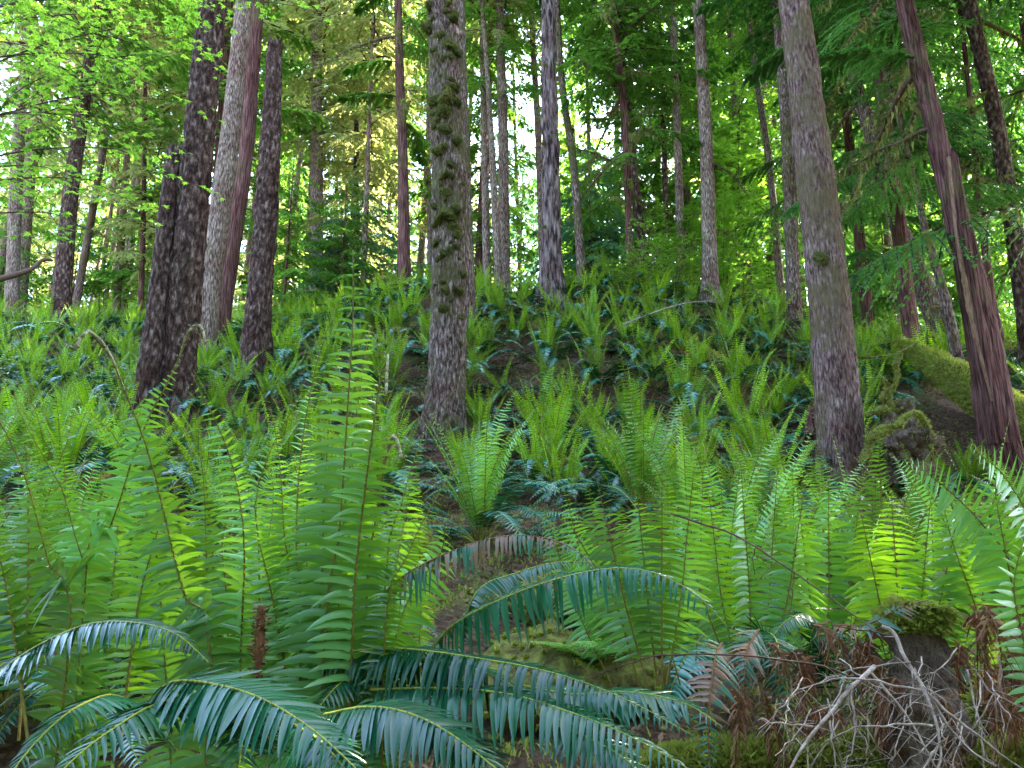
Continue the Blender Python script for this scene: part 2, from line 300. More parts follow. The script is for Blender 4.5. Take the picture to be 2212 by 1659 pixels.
def fern_fronds(rng, lod, n_new, n_old, n_dead, H=1.0):
    """list of (kind, MB) in the fern's own space"""
    K, npr, rn, ln_, wn_, lo_, wo_ = LODP[lod]; out = []
    def put(kind, mb, az, jit=(.06 if lod == 'near' else .22)):
        m = MB(); m.merge(mb, rotz(az), np.array([(rng.rand()-.5)*jit, (rng.rand()-.5)*jit, 0])); out.append((kind, m))
    a0 = rng.rand()*6.28
    for k in range(n_new):
        L = H*(.62+.5*rng.rand())*(1 if lod == 'near' else .78); e0 = R(64+26*rng.rand()) if lod == 'near' else R(60+30*rng.rand()); e1 = e0-R(4+(44 if lod == 'near' else 42)*rng.rand())
        C = arch(L, e0, e1, side=(rng.rand()-.5)*.25)
        mb = frond(MB(), C, (-1, (rng.rand()-.5)*2.2, .4), L*(ln_+.010*rng.rand()), npr, K, wn_, s0=.2, lift=.2, droop=.2+.3*rng.rand(), tp=2.2 if lod == 'near' else 3.6, rach=.0045, rng=rng, rns=rn, tw=.2+.3*rng.rand(), fiddle=(.12 if rng.rand() < .35 else 0))
        put('new', mb, a0+2*pi*k/n_new+(rng.rand()-.5)*.6)
    for k in range(n_old):
        L = H*(.70+.4*rng.rand()); e0 = R(20+40*rng.rand()); e1 = -R(30+45*rng.rand())
        C = arch(L, e0, e1, side=(rng.rand()-.5)*.5, pw=1.1)
        mb = frond(MB(), C, (0, 0, 1), L*lo_, npr, K, wo_, s0=.2, droop=.25, lift=.05, tp=2.6, rach=.004, rng=rng, rns=rn, tw=.12)
        put('old', mb, 2*pi*k/max(n_old, 1)+rng.rand()*1.0)
    for k in range(n_dead):
        L = H*(.4+.3*rng.rand()); C = arch(L, R(15), -R(80), side=(rng.rand()-.5)*.6, pw=.6)
        mb = frond(MB(), C, (0, 0, 1), L*.08, npr//2+4, 3, .22, s0=.15, droop=.9, mess=.7, rach=.003, rng=rng, rns=3, tw=.8)
        put('dead', mb, rng.rand()*6.28)
    return out
FM = {'new': ['new', 'rach'], 'near': ['newcool', 'rach'], 'old': ['old', 'rachpale'], 'oldnear': ['oldnear', 'rachpale'], 'dead': ['dead', 'rachdead'], 'half': ['half', 'rachdead']}
def fmesh(kind, mb): return mb.mesh('frond', [M[k] for k in FM[kind]], True)
frng = np.random.RandomState(11)
def parts_template(lod, *a, near=False, **k):
    return [(kd, fmesh('near' if (near and kd == 'new') else kd, mb)) for kd, mb in fern_fronds(frng, lod, *a, **k)]
NEAR_T = [parts_template('near', 14, 8, 6, near=True) for _ in range(4)]
MID_T = [parts_template('mid', nn, oo, 4) for nn, oo in ((18, 17), (22, 15), (15, 19), (18, 17), (11, 20))]
def far_template(*a):
    mb = MB(); off = {'new': 0, 'old': 2, 'dead': 4}
    for kd, m in fern_fronds(frng, 'far', *a):
        m.m = [x+off[kd] for x in m.m]; mb.merge(m)
    return mb
FERN_MATS = [M['new'], M['rach'], M['old'], M['rachpale'], M['dead'], M['rachdead']]
FAR_MB = [far_template(nn, oo, 6) for nn, oo in ((18, 16), (22, 14), (15, 18), (19, 16), (11, 18), (24, 13))]
FAR_T = [m.mesh('sword_fern', FERN_MATS) for m in FAR_MB]
FERNS = []                                       # (object, world xyz, size)
def put_fern(x, y, scale, tmpl, tilt=None, label=None, rz=None):
    z = gzf(x, y)-.02
    tx = frng.rand()*.2-.02 if tilt is None else tilt
    rot = (tx, (frng.rand()-.5)*.16, frng.rand()*6.28 if rz is None else rz)
    # tilt in world, spin first
    Mx = Matrix.Rotation(rot[0], 4, 'X') @ Matrix.Rotation(rot[1], 4, 'Y') @ Matrix.Rotation(rot[2], 4, 'Z')
    e = Mx.to_euler()
    if isinstance(tmpl, list):
        o = thing('sword_fern', label, 'fern', (x, y, z), e, 'sword ferns covering the slope', scale)
        for kd, me in tmpl:
            c = link('frond', me, o)
            if kd == 'dead': c['label'] = 'brown withered frond hanging at the base'
            elif kd == 'old': c['label'] = 'older dark bluish green arching frond'
    else:
        o = tag(link('sword_fern', tmpl, None, (x, y, z), e, scale), label, 'fern', 'sword ferns covering the slope')
    FERNS.append([o, np.array([x, y, z+.4*scale]), scale, label])
    return o
TREESPOTS = []

# ------------------------------------------------------------------ trees
def trunk_mesh(pts, rad, ns, mt, seed, amp=.012, freq=(7, 2.5), flare=0., gz0=None, top_broken=False, ridge=0.):
    pts = np.asarray(pts, float); rad = np.asarray(rad, float); n = len(pts)
    T = nrm(np.gradient(pts, axis=0)); B = nrm(np.cross(T, np.array([0, 1., 0]))); N = np.cross(B, T)
    a = np.arange(ns)*2*pi/ns; ca, sa = np.cos(a), np.sin(a)
    dirs = ca[None, :, None]*B[:, None]+sa[None, :, None]*N[:, None]
    base = pts[:, None]+rad[:, None, None]*dirs
    q = base*np.array([freq[0], freq[0], freq[1]])
    h = fbm(q, seed, 4)
    if ridge: h = h - ridge*(1-np.abs(noise3(q*np.array([1.3, 1.3, .5]), seed+5))**.5)
    rr = rad[:, None]+amp*h*np.clip(rad[:, None]/.15, .3, 1.3)
    rr = rr*(1+.05*fbm(pts[:, None]*.6+dirs*1.2, seed+3, 2))
    if flare and gz0 is not None:
        hh = np.clip(pts[:, 2]-gz0, 0, None)[:, None]
        lob = .6+.4*np.cos(a*3+seed)+.35*np.cos(a*5+2*seed)
        rr = rr*(1+flare*np.exp(-hh/.42)*lob[None])
    if top_broken: # jagged end
        jag = noise3(np.stack([ca*4.2, sa*4.2, np.full(ns, seed*1.3)], -1), seed)*.13
        base = pts[:, None]+rr[..., None]*dirs; k = 4
        for i in range(k): base[n-k+i, :, 2] += jag*(i+1)/k
        v = np.concatenate([base, (base[-1]*.15+base[-1].mean(0)*.85-np.array([0, 0, .1]))[None]], 0); n += 1
    else: v = pts[:, None]+rr[..., None]*dirs
    mb = MB(); mb.add(v.reshape(-1, 3), grid_quads(n, ns, True)); return mb
# --- conifer boughs
def bough(rng, L, ntw=16, leaf=.10, wl=.03, droop=.35, nl=9, dens=1.0, wood=.02, lichen=0):
    """limb along +x with flat hanging twigs; material 0 needles, 1 bark, 2 moss"""
    mb = MB(); s = np.linspace(0, 1, 12)
    up = .10+.15*rng.rand(); C = np.stack([L*s, .12*L*(rng.rand()-.5)*2*s**2, L*(up*s-droop*s**2)], -1)
    tv, tq = tube(C, wood*(1-.85*s), 5); mb.add(tv, tq, 1)
    st = np.linspace(.12, 1, ntw); st = np.repeat(st, 2)+(rng.rand(ntw*2)-.5)*.04; st = np.clip(st, .05, 1); sg = np.tile([1., -1.], ntw)
    p = np.stack([np.interp(st, s, C[:, k]) for k in range(3)], -1)
    tl = L*.42*(np.clip(1.12-st, .05, 1)**.8)*np.clip(st*3.5, .3, 1)*(.7+.6*rng.rand(len(st)))
    ang = R(48)+(rng.rand(len(st))-.5)*.6
    D = np.stack([np.cos(ang), np.sin(ang)*sg, -.10-.3*rng.rand(len(st))], -1); D = nrm(D)
    u = (np.arange(nl)+.6)/nl
    tp = p[:, None]+tl[:, None, None]*(D[:, None]*u[None, :, None]-UPV*(.35*u**2)[None, :, None])
    TD = nrm(D[:, None]-UPV*(.7*u)[None, :, None])                  # twig direction
    Sd = nrm(np.cross(TD, UPV))
    allq = []
    for sgn in (1, -1, 0):
        jj = (rng.rand(*tp.shape)-.5)*.5
        d = nrm(TD*(.75 if sgn else 1)+Sd*sgn*.8+jj-UPV*.12)
        w_ = nrm(np.cross(d, UPV+jj))
        ln = leaf*(.7+.6*rng.rand(*tp.shape[:2]))[..., None]*(1.1-.5*u)[None, :, None]*(1.0 if sgn else 1.3)
        a = tp; b = tp+d*ln*.5+w_*wl*.6; c = tp+d*ln; e = tp+d*ln*.5-w_*wl*.6
        V = np.stack([a, b, c, e], -2).reshape(-1, 4, 3)
        keep = rng.rand(len(V)) < dens; V = V[keep]
        mb.add(V.reshape(-1, 3), np.arange(len(V)*4).reshape(-1, 4), 0, rng.rand(len(V)))
    # twig stems
    for i in range(0, len(st), 2):
        tv, tq = tube(np.vstack([p[i], tp[i][::3]]), [wood*.22]*(1+len(tp[i][::3])), 3); mb.add(tv, tq, 1)
    if lichen:
        mb.merge(hang(C[:9], rng, int(lichen*L), .05, .22), mi=2)
    return mb
def hang(C, rng, n, lmin, lmax, wd=.018):
    """ragged strands of moss hanging from a limb"""
    C = np.asarray(C); k = rng.rand(n)*(len(C)-1.01); i = k.astype(int); f = (k-i)[:, None]
    p = C[i]*(1-f)+C[i+1]*f + (rng.rand(n, 3)-.5)*.05
    ln = (lmin+(lmax-lmin)*rng.rand(n)**2)[:, None]
    a = rng.rand(n)*6.28; wv = np.stack([np.cos(a), np.sin(a), 0*a], -1)*wd*(.5+rng.rand(n))[:, None]
    m = p-UPV*ln*.5+(rng.rand(n, 3)-.5)*.03; e = p-UPV*ln+(rng.rand(n, 3)-.5)*.06
    v = np.stack([p-wv, p+wv, m-wv*.8, m+wv*.8, e-wv*.15, e+wv*.15], 1)
    q = np.array([[0, 1, 3, 2], [2, 3, 5, 4]]); mb = MB()
    mb.add(v.reshape(-1, 3), (q[None]+(np.arange(n)*6)[:, None, None]).reshape(-1, 4), 0, np.repeat(rng.rand(n), 2)); return mb
def dead_bough(rng, L, mossy=1.0):
    s = np.linspace(0, 1, 14); C = np.stack([L*s, .25*L*(rng.rand()-.5)*s**2+.03*np.sin(s*9), L*((.45*rng.rand()-.1)*s-(.55*rng.rand())*s**2)+.02*np.sin(s*14)], -1)
    mb = MB(); tv, tq = tube(C, .030*(1-.85*s)*L**.5, 6); mb.add(tv, tq, 0)
    for k in range(9):
        i = rng.randint(3, 13); d = nrm(np.array([.6+rng.rand()*.5, (rng.rand()-.5)*2.4, (rng.rand()-.6)*.9])); l = L*.3*(.3+rng.rand())
        q = np.linspace(0, 1, 5)[:, None]; D = C[i]+d*l*q-UPV*.25*l*q**2; tv, tq = tube(D, .008*(1-.8*q[:, 0]), 4); mb.add(tv, tq, 0)
        mb.merge(hang(D, rng, int(14*mossy), .02, .12), mi=1)
    mb.merge(hang(C, rng, int(90*L**.5*mossy), .02, .20), mi=1)
    return mb
brng = np.random.RandomState(5)
def crown(rng, H, R0, z0, nb, leafmat, leaf=.24, wl=.10, ntw=10, nl=6, dens=.9, low=.5, gold=0):
    """crown mesh from z0 to H of a conifer standing on its origin"""
    proto = [bough(rng, 1.0, ntw, leaf/R0, wl/R0, .30+.25*rng.rand(), nl, dens, .012) for _ in range(5)]
    mb = MB(); az = rng.rand()*6.28
    for k in range(nb):
        f = k/nb; z = z0+(H-z0)*f**.95; az += 2.4+rng.rand()*.5
        L = R0*((1-f)**.7*(low+(1-low)*min(1, f*4))+.07)*(.6+.6*rng.rand())
        if rng.rand() < .06: continue
        A = rotz(az) @ roty(-R(8)+R(18)*rng.rand()) * L
        mb.merge(proto[rng.randint(5)], A, np.array([0, 0, z]))
    return mb.mesh('crown', [M[leafmat], M['bdark'], M['lich']], False)
CR = {
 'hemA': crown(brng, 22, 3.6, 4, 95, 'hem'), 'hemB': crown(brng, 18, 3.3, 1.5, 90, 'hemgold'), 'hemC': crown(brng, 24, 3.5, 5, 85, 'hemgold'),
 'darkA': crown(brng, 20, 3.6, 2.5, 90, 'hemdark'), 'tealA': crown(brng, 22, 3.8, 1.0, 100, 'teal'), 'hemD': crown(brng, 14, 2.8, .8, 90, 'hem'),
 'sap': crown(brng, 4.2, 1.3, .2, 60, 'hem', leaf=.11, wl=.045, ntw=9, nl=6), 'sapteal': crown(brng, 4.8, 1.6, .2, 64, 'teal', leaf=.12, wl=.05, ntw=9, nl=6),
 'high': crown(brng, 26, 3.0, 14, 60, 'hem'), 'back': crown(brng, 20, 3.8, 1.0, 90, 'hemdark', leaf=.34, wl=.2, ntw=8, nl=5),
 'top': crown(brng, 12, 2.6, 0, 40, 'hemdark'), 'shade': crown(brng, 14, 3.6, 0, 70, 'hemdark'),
}
BOUGH = [bough(brng, L, 26, .070, .024, .32, 16, .95, .022, lichen=10).mesh('branch', [M['hemdark'], M['bdark'], M['lich']], False) for L in (1.6, 2.2, 2.8, 2.0)]
BOUGHH = [bough(brng, L, 24, .075, .028, .35, 13, .9, .02, lichen=16).mesh('branch', [M['hem'], M['bdark'], M['lich']], False) for L in (1.4, 2.0, 2.6)]
DEADB = [dead_bough(brng, L, ms).mesh('branch', [M['twigb'], M['lich']], True) for L, ms in ((.6, .6), (1.1, 1), (1.6, 1.2), (2.2, 1.2))]
TREES = []                                         # landmarks: (pixel x list, label phrase)
def tree(name, label, cat, pix, Y, bark, seed, ns=40, step=.08, H=20, broken=False, crown_=None, cz=None, cs=1., amp=.012, flare=.6, ridge=0., freq=(7, 2.5), group=None, limbs=(), short=None):
    """pix = [(px, py, width px)...] from the base upward, in the upright plane y = Y"""
    A = [P(a, b, Y) for a, b, c in pix]; rr = [c*.5/F*((q-CAMP) @ cfw) for q, (a, b, c) in zip(A, pix)]
    A = [np.array([q[0], Y, q[2]]) for q in A]
    d0 = nrm(A[0]-A[1]); g0 = gzf(A[0][0], Y)
    if A[0][2] > g0-.3:
        t = (A[0][2]-(g0-.35))/max(.3, -d0[2]); B = A[0]+d0*t; g0 = gzf(B[0], Y); A = [B]+A; rr = [rr[0]*1.03]+rr
    if not broken:
        d1 = nrm(A[-1]-A[-2]); d1 = nrm(d1*np.array([.8, 1, 1])); hh = g0+H-A[-1][2]
        if hh > 1: A.append(A[-1]+d1*hh/d1[2]); rr.append(max(.03, rr[-1]*.35))
    A = np.array(A); rr = np.array(rr); base = A[0].copy()
    base[2] = g0; loc = base
    zt = A[-1][2]-A[0][2]; zvis = 12.5 if Y < 22 else 30
    if zt > zvis: n1 = int(zvis/step); zs = np.concatenate([np.linspace(A[0][2], A[0][2]+zvis, n1), np.linspace(A[0][2]+zvis, A[-1][2], 16)[1:]])
    else: zs = np.linspace(A[0][2], A[-1][2], max(8, int(zt/step)))
    sp = spline(A, 80); o = np.argsort(sp[:, 2]); sp = sp[o]
    pts = np.stack([np.interp(zs, sp[:, 2], sp[:, 0]), np.full(len(zs), Y), zs], -1)
    pts[:, 1] += .05*np.sin(zs*.4+seed)*np.clip((zs-base[2])*.2, 0, 1)
    rad = np.interp(zs, A[:, 2], rr)
    root = thing(name, label, cat, loc, group=group)
    mb = trunk_mesh(pts-loc, rad, ns, bark, seed, amp, freq, flare, 0, broken, ridge)
    link('trunk', mb.mesh('trunk', [M[bark]]), root)
    if crown_:
        z = cz if cz is not None else 0
        cx = np.interp(loc[2]+z, pts[:, 2], pts[:, 0])
        link('crown', CR[crown_], root, (cx-loc[0], 0, z), (0, 0, seed*1.7), cs)
    rng = np.random.RandomState(seed)
    for lib, n, za, zb, sc in limbs:
        for k in range(n):
            z = za+(zb-za)*(k+rng.rand()*.8)/n; px = np.interp(loc[2]+z, pts[:, 2], pts[:, 0])-loc[0]
            br = link('branch', lib[rng.randint(len(lib))], root, (px, 0, z), (0, R(-10+25*rng.rand()), rng.rand()*6.28), sc*(.7+.6*rng.rand()))
    root['_'] = 0; del root['_']
    x_, y_ = proj((base[0], Y, base[2]+.3)); TREES.append((x_, y_, short or label))
    TREESPOTS.append((base[0], Y, rr[0]))
    return root, pts, rad
G = 'conifer trunks standing on and behind the slope'
t1, p1, r1 = tree('conifer_tree', 'thick dark flaky trunk, taller one of the leaning pair at left', 'tree', [(383, 880, 72), (402, 600, 70), (432, 300, 64), (463, 0, 57)], 10, 'bdark', 1, 110, .028, 24, crown_='top', cz=16, amp=.03, ridge=.5, freq=(16, 8), short='the dark double trunk')
tree('tree_snag', 'thin broken snag leaning against the thick dark trunk at left', 'dead tree', [(325, 810, 50), (348, 600, 42), (378, 322, 27)], 9.9, 'bdark', 2, 70, .035, broken=True, amp=.018, freq=(16, 8), short='the thin broken snag')
tree('conifer_tree', 'pale grey trunk right behind the dark leaning pair', 'tree', [(450, 660, 46), (492, 330, 42), (526, 0, 34)], 13.5, 'bgrey', 3, 64, .05, 24, crown_='top', cz=16, amp=.012, short='the pale grey trunk', group=G)
tree('conifer_tree', 'dark reddish trunk between the pale trunk and the mossy broken snag', 'tree', [(486, 650, 32), (530, 330, 30), (558, 0, 26)], 15, 'bred', 4, 48, .06, 24, crown_='top', cz=16, group=G, short='the dark reddish trunk')
tree('tree_snag', 'tall flaky snag broken off flat near the top of the picture', 'dead tree', [(556, 690, 56), (578, 400, 46), (594, 90, 30)], 12, 'bdark', 5, 84, .035, broken=True, amp=.035, ridge=.3, freq=(18, 9), short='the tall flaky snag')
tree('conifer_tree', 'leaning trunk with sunlit patches behind the maple leaves', 'tree', [(132, 650, 38), (152, 430, 32), (180, 240, 28), (208, 50, 18), (216, 0, 15)], 17, 'bdark', 6, 44, .06, 22, crown_='hemA', cz=2, cs=.9, short='the leaning trunk at far left', group=G, limbs=((DEADB, 4, 2, 6, .6),))
tree('conifer_tree', 'grey trunk nearest the left edge of the photo', 'tree', [(27, 630, 27), (40, 340, 24), (58, 80, 17), (64, 0, 14)], 18.5, 'bgrey', 7, 36, .07, 22, crown_='hemC', cz=0, group=G, short='the leftmost trunk')
tree('conifer_tree', 'pale sunlit trunk just behind the leftmost grey trunk', 'tree', [(45, 600, 30), (64, 340, 25), (90, 120, 20), (112, 0, 17)], 22, 'bgrey', 8, 36, .09, 26, crown_='hemC', cz=2, group=G)
tree('conifer_tree', 'straight pale trunk in the gap left of the mossy stump', 'tree', [(682, 620, 31), (684, 300, 24), (686, 0, 20)], 22, 'bgrey', 9, 40, .08, 28, crown_='hemB', cz=5, group=G)
tree('conifer_tree', 'slim trunk with bare lower twigs amid pale foliage at left', 'tree', [(305, 625, 12), (312, 300, 9), (318, 60, 6)], 21, 'bred', 10, 20, .12, 15, crown_='hemB', cz=1, cs=.7, group=G, limbs=((DEADB, 8, 1, 7, .7),))
tree('conifer_tree', 'reddish straight cedar trunk left of the big mossy trunk', 'tree', [(873, 590, 27), (869, 300, 21), (860, 0, 16)], 16.5, 'bred', 11, 44, .06, 22, crown_='top', cz=16, group=G, limbs=((BOUGHH, 9, 4.5, 10, .8), (DEADB, 6, 3, 8, .8)), short='the straight cedar trunk')
tree('conifer_tree', 'slender trunk left of the straight cedar trunk', 'tree', [(786, 570, 12), (797, 300, 10), (808, 0, 8)], 20, 'bgrey', 12, 20, .12, 20, crown_='hemC', cz=1, cs=.8, group=G)
tree('conifer_tree', 'thick mossy trunk in the centre with cushions of moss up its face', 'tree', [(962, 930, 80), (968, 700, 78), (969, 400, 74), (957, 0, 62)], 9.4, 'bmoss', 13, 110, .028, 24, crown_='top', cz=16, amp=.03, ridge=.3, freq=(20, 8), short='the thick mossy centre trunk')
tree('conifer_tree', 'brown trunk half hidden behind the thick mossy centre trunk', 'tree', [(1006, 590, 36), (1002, 400, 33), (990, 0, 28)], 13, 'bmoss', 14, 56, .05, 24, crown_='top', cz=16, amp=.015, group=G)
tree('conifer_tree', 'thin pale trunk, left of the two crossing behind the centre trunk', 'tree', [(1051, 560, 17), (1046, 300, 15), (1040, 0, 12)], 19, 'bgrey', 15, 24, .1, 22, crown_='hemA', cz=3, cs=.8, group=G)
tree('conifer_tree', 'thin knobbly trunk crossing the pale one right of the centre trunk', 'tree', [(1075, 565, 17), (1061, 300, 13), (1050, 120, 10), (1041, 0, 8)], 18, 'bgrey', 16, 24, .1, 20, crown_=None, group=G)
tree('conifer_tree', 'straight sunlit brown trunk beside the two thin crossing ones', 'tree', [(1089, 565, 25), (1087, 300, 22), (1079, 0, 18)], 18.5, 'bgrey', 17, 36, .07, 24, crown_='hemC', cz=4, cs=.8, group=G)
tree('conifer_tree', 'pale slim trunk partly behind the furrowed trunk', 'tree', [(1172, 580, 16), (1163, 300, 15), (1146, 0, 12)], 20, 'bgrey', 18, 24, .1, 24, crown_='hemA', cz=6, cs=.7, group=G)
tree('conifer_tree', 'furrowed purplish trunk on the crest right of the centre', 'tree', [(1193, 620, 50), (1188, 300, 38), (1184, 0, 30)], 14.8, 'bfiss', 19, 80, .04, 24, crown_='top', cz=16, amp=.03, ridge=.8, freq=(16, 3), short='the furrowed crest trunk')
tree('conifer_tree', 'mossy knobbly trunk leaning left just right of the furrowed trunk', 'tree', [(1254, 560, 19), (1238, 350, 16), (1215, 190, 15), (1203, 0, 12)], 16.5, 'bmoss', 20, 32, .07, 22, crown_='hemA', cz=6, cs=.7, group=G)
tree('conifer_tree', 'cedar with many bare mossy limbs standing behind the crest', 'tree', [(1360, 560, 15), (1352, 300, 16), (1335, 100, 14), (1322, 0, 12)], 15.8, 'bred', 21, 32, .07, 18, crown_='hemA', cz=2, cs=.75, group=G, limbs=((DEADB, 26, 1.8, 9, .8), (BOUGHH, 16, 2.5, 9, .8)), short='the many-limbed cedar')
tree('conifer_tree', 'dark trunk leaning left close beside the many-limbed cedar', 'tree', [(1390, 540, 18), (1375, 400, 15), (1362, 280, 11)], 17, 'bdark', 22, 24, .1, 12, crown_='darkA', cz=4, cs=.5, group=G)
tree('conifer_tree', 'slim straight trunk left of the sunlit trunk behind the crest', 'tree', [(1472, 560, 19), (1462, 250, 16), (1451, 0, 14)], 16.8, 'bgrey', 23, 32, .08, 22, crown_='hemA', cz=7, cs=.8, group=G)
tree('conifer_tree', 'thin dark trunk between the cedar and the slim straight trunk', 'tree', [(1440, 560, 13), (1437, 400, 12), (1430, 200, 10)], 19, 'bdark', 24, 20, .12, 15, crown_='darkA', cz=3, cs=.6, group=G)
tree('conifer_tree', 'sunlit orange brown trunk standing against bright green foliage', 'tree', [(1535, 605, 33), (1524, 300, 28), (1506, 0, 23)], 15.2, 'bgrey', 25, 48, .05, 22, crown_='top', cz=16, group=G, short='the sunlit crest trunk', limbs=((DEADB, 7, 1, 8, .5),))
tree('conifer_tree', 'thin pale trunk left of the large plum grey trunk', 'tree', [(1684, 600, 16), (1662, 370, 14), (1632, 150, 13), (1615, 0, 10)], 18, 'bgrey', 26, 24, .09, 20, crown_='hemA', cz=6, cs=.6, group=G)
tree('conifer_tree', 'ragged mossy trunk with stubs behind the large plum grey trunk', 'tree', [(1712, 610, 29), (1700, 300, 27), (1680, 0, 22)], 14, 'bmoss', 27, 44, .05, 22, crown_='darkA', cz=5, cs=.7, group=G, limbs=((DEADB, 16, 1, 8, .45),), amp=.03)
tree('conifer_tree', 'large smooth plum grey trunk standing right of centre', 'tree', [(1822, 1045, 96), (1795, 700, 88), (1762, 400, 78), (1713, 0, 62)], 8.0, 'bplum', 28, 110, .028, 24, crown_='top', cz=16, amp=.018, ridge=.4, freq=(16, 5), short='the large plum grey trunk')
tree('conifer_tree', 'curved leaning trunk behind the dark hemlock foliage', 'tree', [(2012, 655, 44), (1970, 560, 40), (1928, 450, 33), (1880, 280, 27), (1812, 0, 24)], 13.5, 'bmoss', 29, 48, .05, 20, crown_='darkA', cz=5, cs=.8, group=G, amp=.025, limbs=((DEADB, 10, 3, 9, .9),))
tree('conifer_tree', 'reddish split trunk at the right with a raw torn strip of wood', 'tree', [(2165, 985, 74), (2130, 760, 66), (2085, 540, 52), (2040, 350, 42), (2003, 180, 38), (1958, 0, 36)], 8.2, 'bred', 30, 100, .03, 20, crown_='top', cz=16, amp=.022, freq=(14, 3), limbs=((DEADB, 9, 4, 8, .9), (BOUGH, 5, 4.0, 8, .7)), short='the split red trunk')
tree('conifer_tree', 'dark trunk leaning in at the top right corner', 'tree', [(2208, 620, 34), (2190, 480, 34), (2155, 280, 32), (2120, 130, 30), (2088, 0, 29)], 12, 'bdark', 31, 44, .05, 20, crown_='darkA', cz=6, cs=.8, group=G, limbs=((DEADB, 7, 3, 9, .9),))
tree('conifer_tree', 'slim leaning trunk in front of the mossy log at right', 'tree', [(2072, 800, 25), (2045, 660, 21), (2018, 560, 17), (1985, 440, 13)], 10.8, 'bmoss', 32, 40, .05, 12, crown_='darkA', cz=4, cs=.35, group=G, limbs=((BOUGH, 10, 2, 7, .6),))
tree('conifer_tree', 'short purplish trunk left of the curved leaning trunk', 'tree', [(1948, 660, 19), (1945, 560, 17), (1940, 300, 13)], 16, 'bplum', 33, 28, .08, 20, crown_='darkA', cz=2, cs=.8, group=G)
tree('conifer_tree', 'thin dark trunk just right of the split red trunk', 'tree', [(2160, 750, 20), (2140, 640, 17), (2112, 400, 13), (2095, 200, 10)], 13, 'bred', 34, 28, .07, 16, crown_='darkA', cz=4, cs=.6, group=G)
tree('conifer_tree', 'slim grey trunk high between the two large right trunks', 'tree', [(1925, 620, 16), (1905, 260, 14), (1887, 0, 12)], 19, 'bgrey', 35, 24, .1, 24, crown_='hemA', cz=5, group=G)
tree('conifer_tree', 'dark thin trunk behind the slope left of the straight cedar', 'tree', [(768, 590, 14), (770, 350, 11), (772, 100, 8)], 23, 'bdark', 36, 20, .14, 20, crown_='hemB', cz=0, cs=.9, group=G)
tree('conifer_tree', 'faint pale trunk in the bright gap behind the straight sunlit one', 'tree', [(1122, 560, 9), (1113, 300, 7), (1108, 100, 5)], 34, 'bgrey', 37, 16, .2, 22, crown_='tealA', cz=2, cs=.8, group=G)
split_root = [o for o in COL.objects if o.get('label', '').startswith('reddish split trunk')][0]
def strip_child(root, name, pts, wr, th, mt, label=None):
    """flat torn board following the trunk's face"""
    C = spline(pts, 60)-np.array(root.location); T = nrm(np.gradient(C, axis=0)); B = nrm(np.cross(T, [0, 1., 0])); s = np.linspace(0, 1, 60)
    wv = np.interp(s, [k[0] for k in wr], [k[1] for k in wr])*(1+.7*noise3(C*13, 3)); nz = .012*noise3(C*14, 5)
    f = np.array([0, -1., 0])
    ring = np.stack([C-B*wv[:, None], C-B*wv[:, None]*.6+f*(th+nz[:, None]), C+B*wv[:, None]*.5+f*(th*1.3+nz[:, None]), C+B*wv[:, None], C+B*wv[:, None]*.4-f*.02, C-B*wv[:, None]*.4-f*.02], 1)
    mb = MB(); mb.add(ring.reshape(-1, 3), grid_quads(60, 6, True)); o = link(name, mb.mesh(name, [M[mt]], False), root)
    if label: o['label'] = label
def pl(y0, lst): return [P(a, b, y0) for a, b in lst]
st = [(2158, 960, 50), (2128, 800, 44), (2098, 640, 36), (2076, 480, 30), (2056, 336, 26)]
A = [P(a, b, 8.12) for a, b, c in st]; zs = np.arange(A[0][2], A[-1][2], .035); A_ = np.array(A)
pts = np.stack([np.interp(zs, A_[:, 2], A_[:, 0]), np.full(len(zs), 8.12), zs], -1)-np.array(split_root.location)
rad = np.interp(zs, A_[:, 2], [c*.5/F*8.4 for a, b, c in st])
link('broken_stem', trunk_mesh(pts, rad, 60, 'bred', 77, .02, (14, 3), top_broken=True).mesh('broken_stem', [M['bred']]), split_root)
strip_child(split_root, 'torn_wood', pl(7.93, [(2048, 340), (2058, 440), (2070, 540), (2086, 620), (2100, 700), (2118, 770), (2136, 840), (2143, 866)]), [(0, .018), (.25, .010), (.5, .026), (.62, .034), (.8, .014), (1, .003)], .02, 'wood', 'pale splintered strip of raw wood')
# moss cushions on the mossy centre trunk
def moss_cushion(rng, R_, n=900, flat=.55, blade=.05):
    u = np.linspace(.02, pi-.02, 14); a = np.arange(18)*2*pi/18; U, A2 = np.meshgrid(u, a, indexing='ij')
    v = np.stack([np.sin(U)*np.cos(A2), np.sin(U)*np.sin(A2), np.cos(U)*flat], -1); v = v*(1+.55*fbm(v*2.2+rng.rand()*50, 4, 4))[..., None]*R_
    mb = MB(); mb.add(v.reshape(-1, 3), grid_quads(14, 18, True), 0)
    mb.merge(fuzz(v.reshape(-1, 3), nrm(v.reshape(-1, 3)), rng, n, blade*R_*4), mi=1); return mb
def fuzz(p, nr, rng, n, L):
    k = rng.randint(len(p), size=n); q = p[k]+(rng.rand(n, 3)-.5)*L*.9; d = nrm(nr[k]+(rng.rand(n, 3)-.5)*1.5)
    w_ = nrm(np.cross(d, rng.rand(n, 3)-.5))*L*.16; l = L*(.4+.8*rng.rand(n, 1)); q = q-d*l*.15
    v = np.stack([q-w_, q+w_, q+d*l*.6+w_*.8, q+d*l*.6-w_*.8], 1); v2 = np.stack([v[:, 3], v[:, 2], q+d*l+w_*.1, q+d*l-w_*.1], 1)
    mb = MB(); t = rng.rand(n); mb.add(v.reshape(-1, 3), np.arange(n*4).reshape(-1, 4), 0, t); mb.add(v2.reshape(-1, 3), np.arange(n*4).reshape(-1, 4), 0, t); return mb
mrng = np.random.RandomState(21)
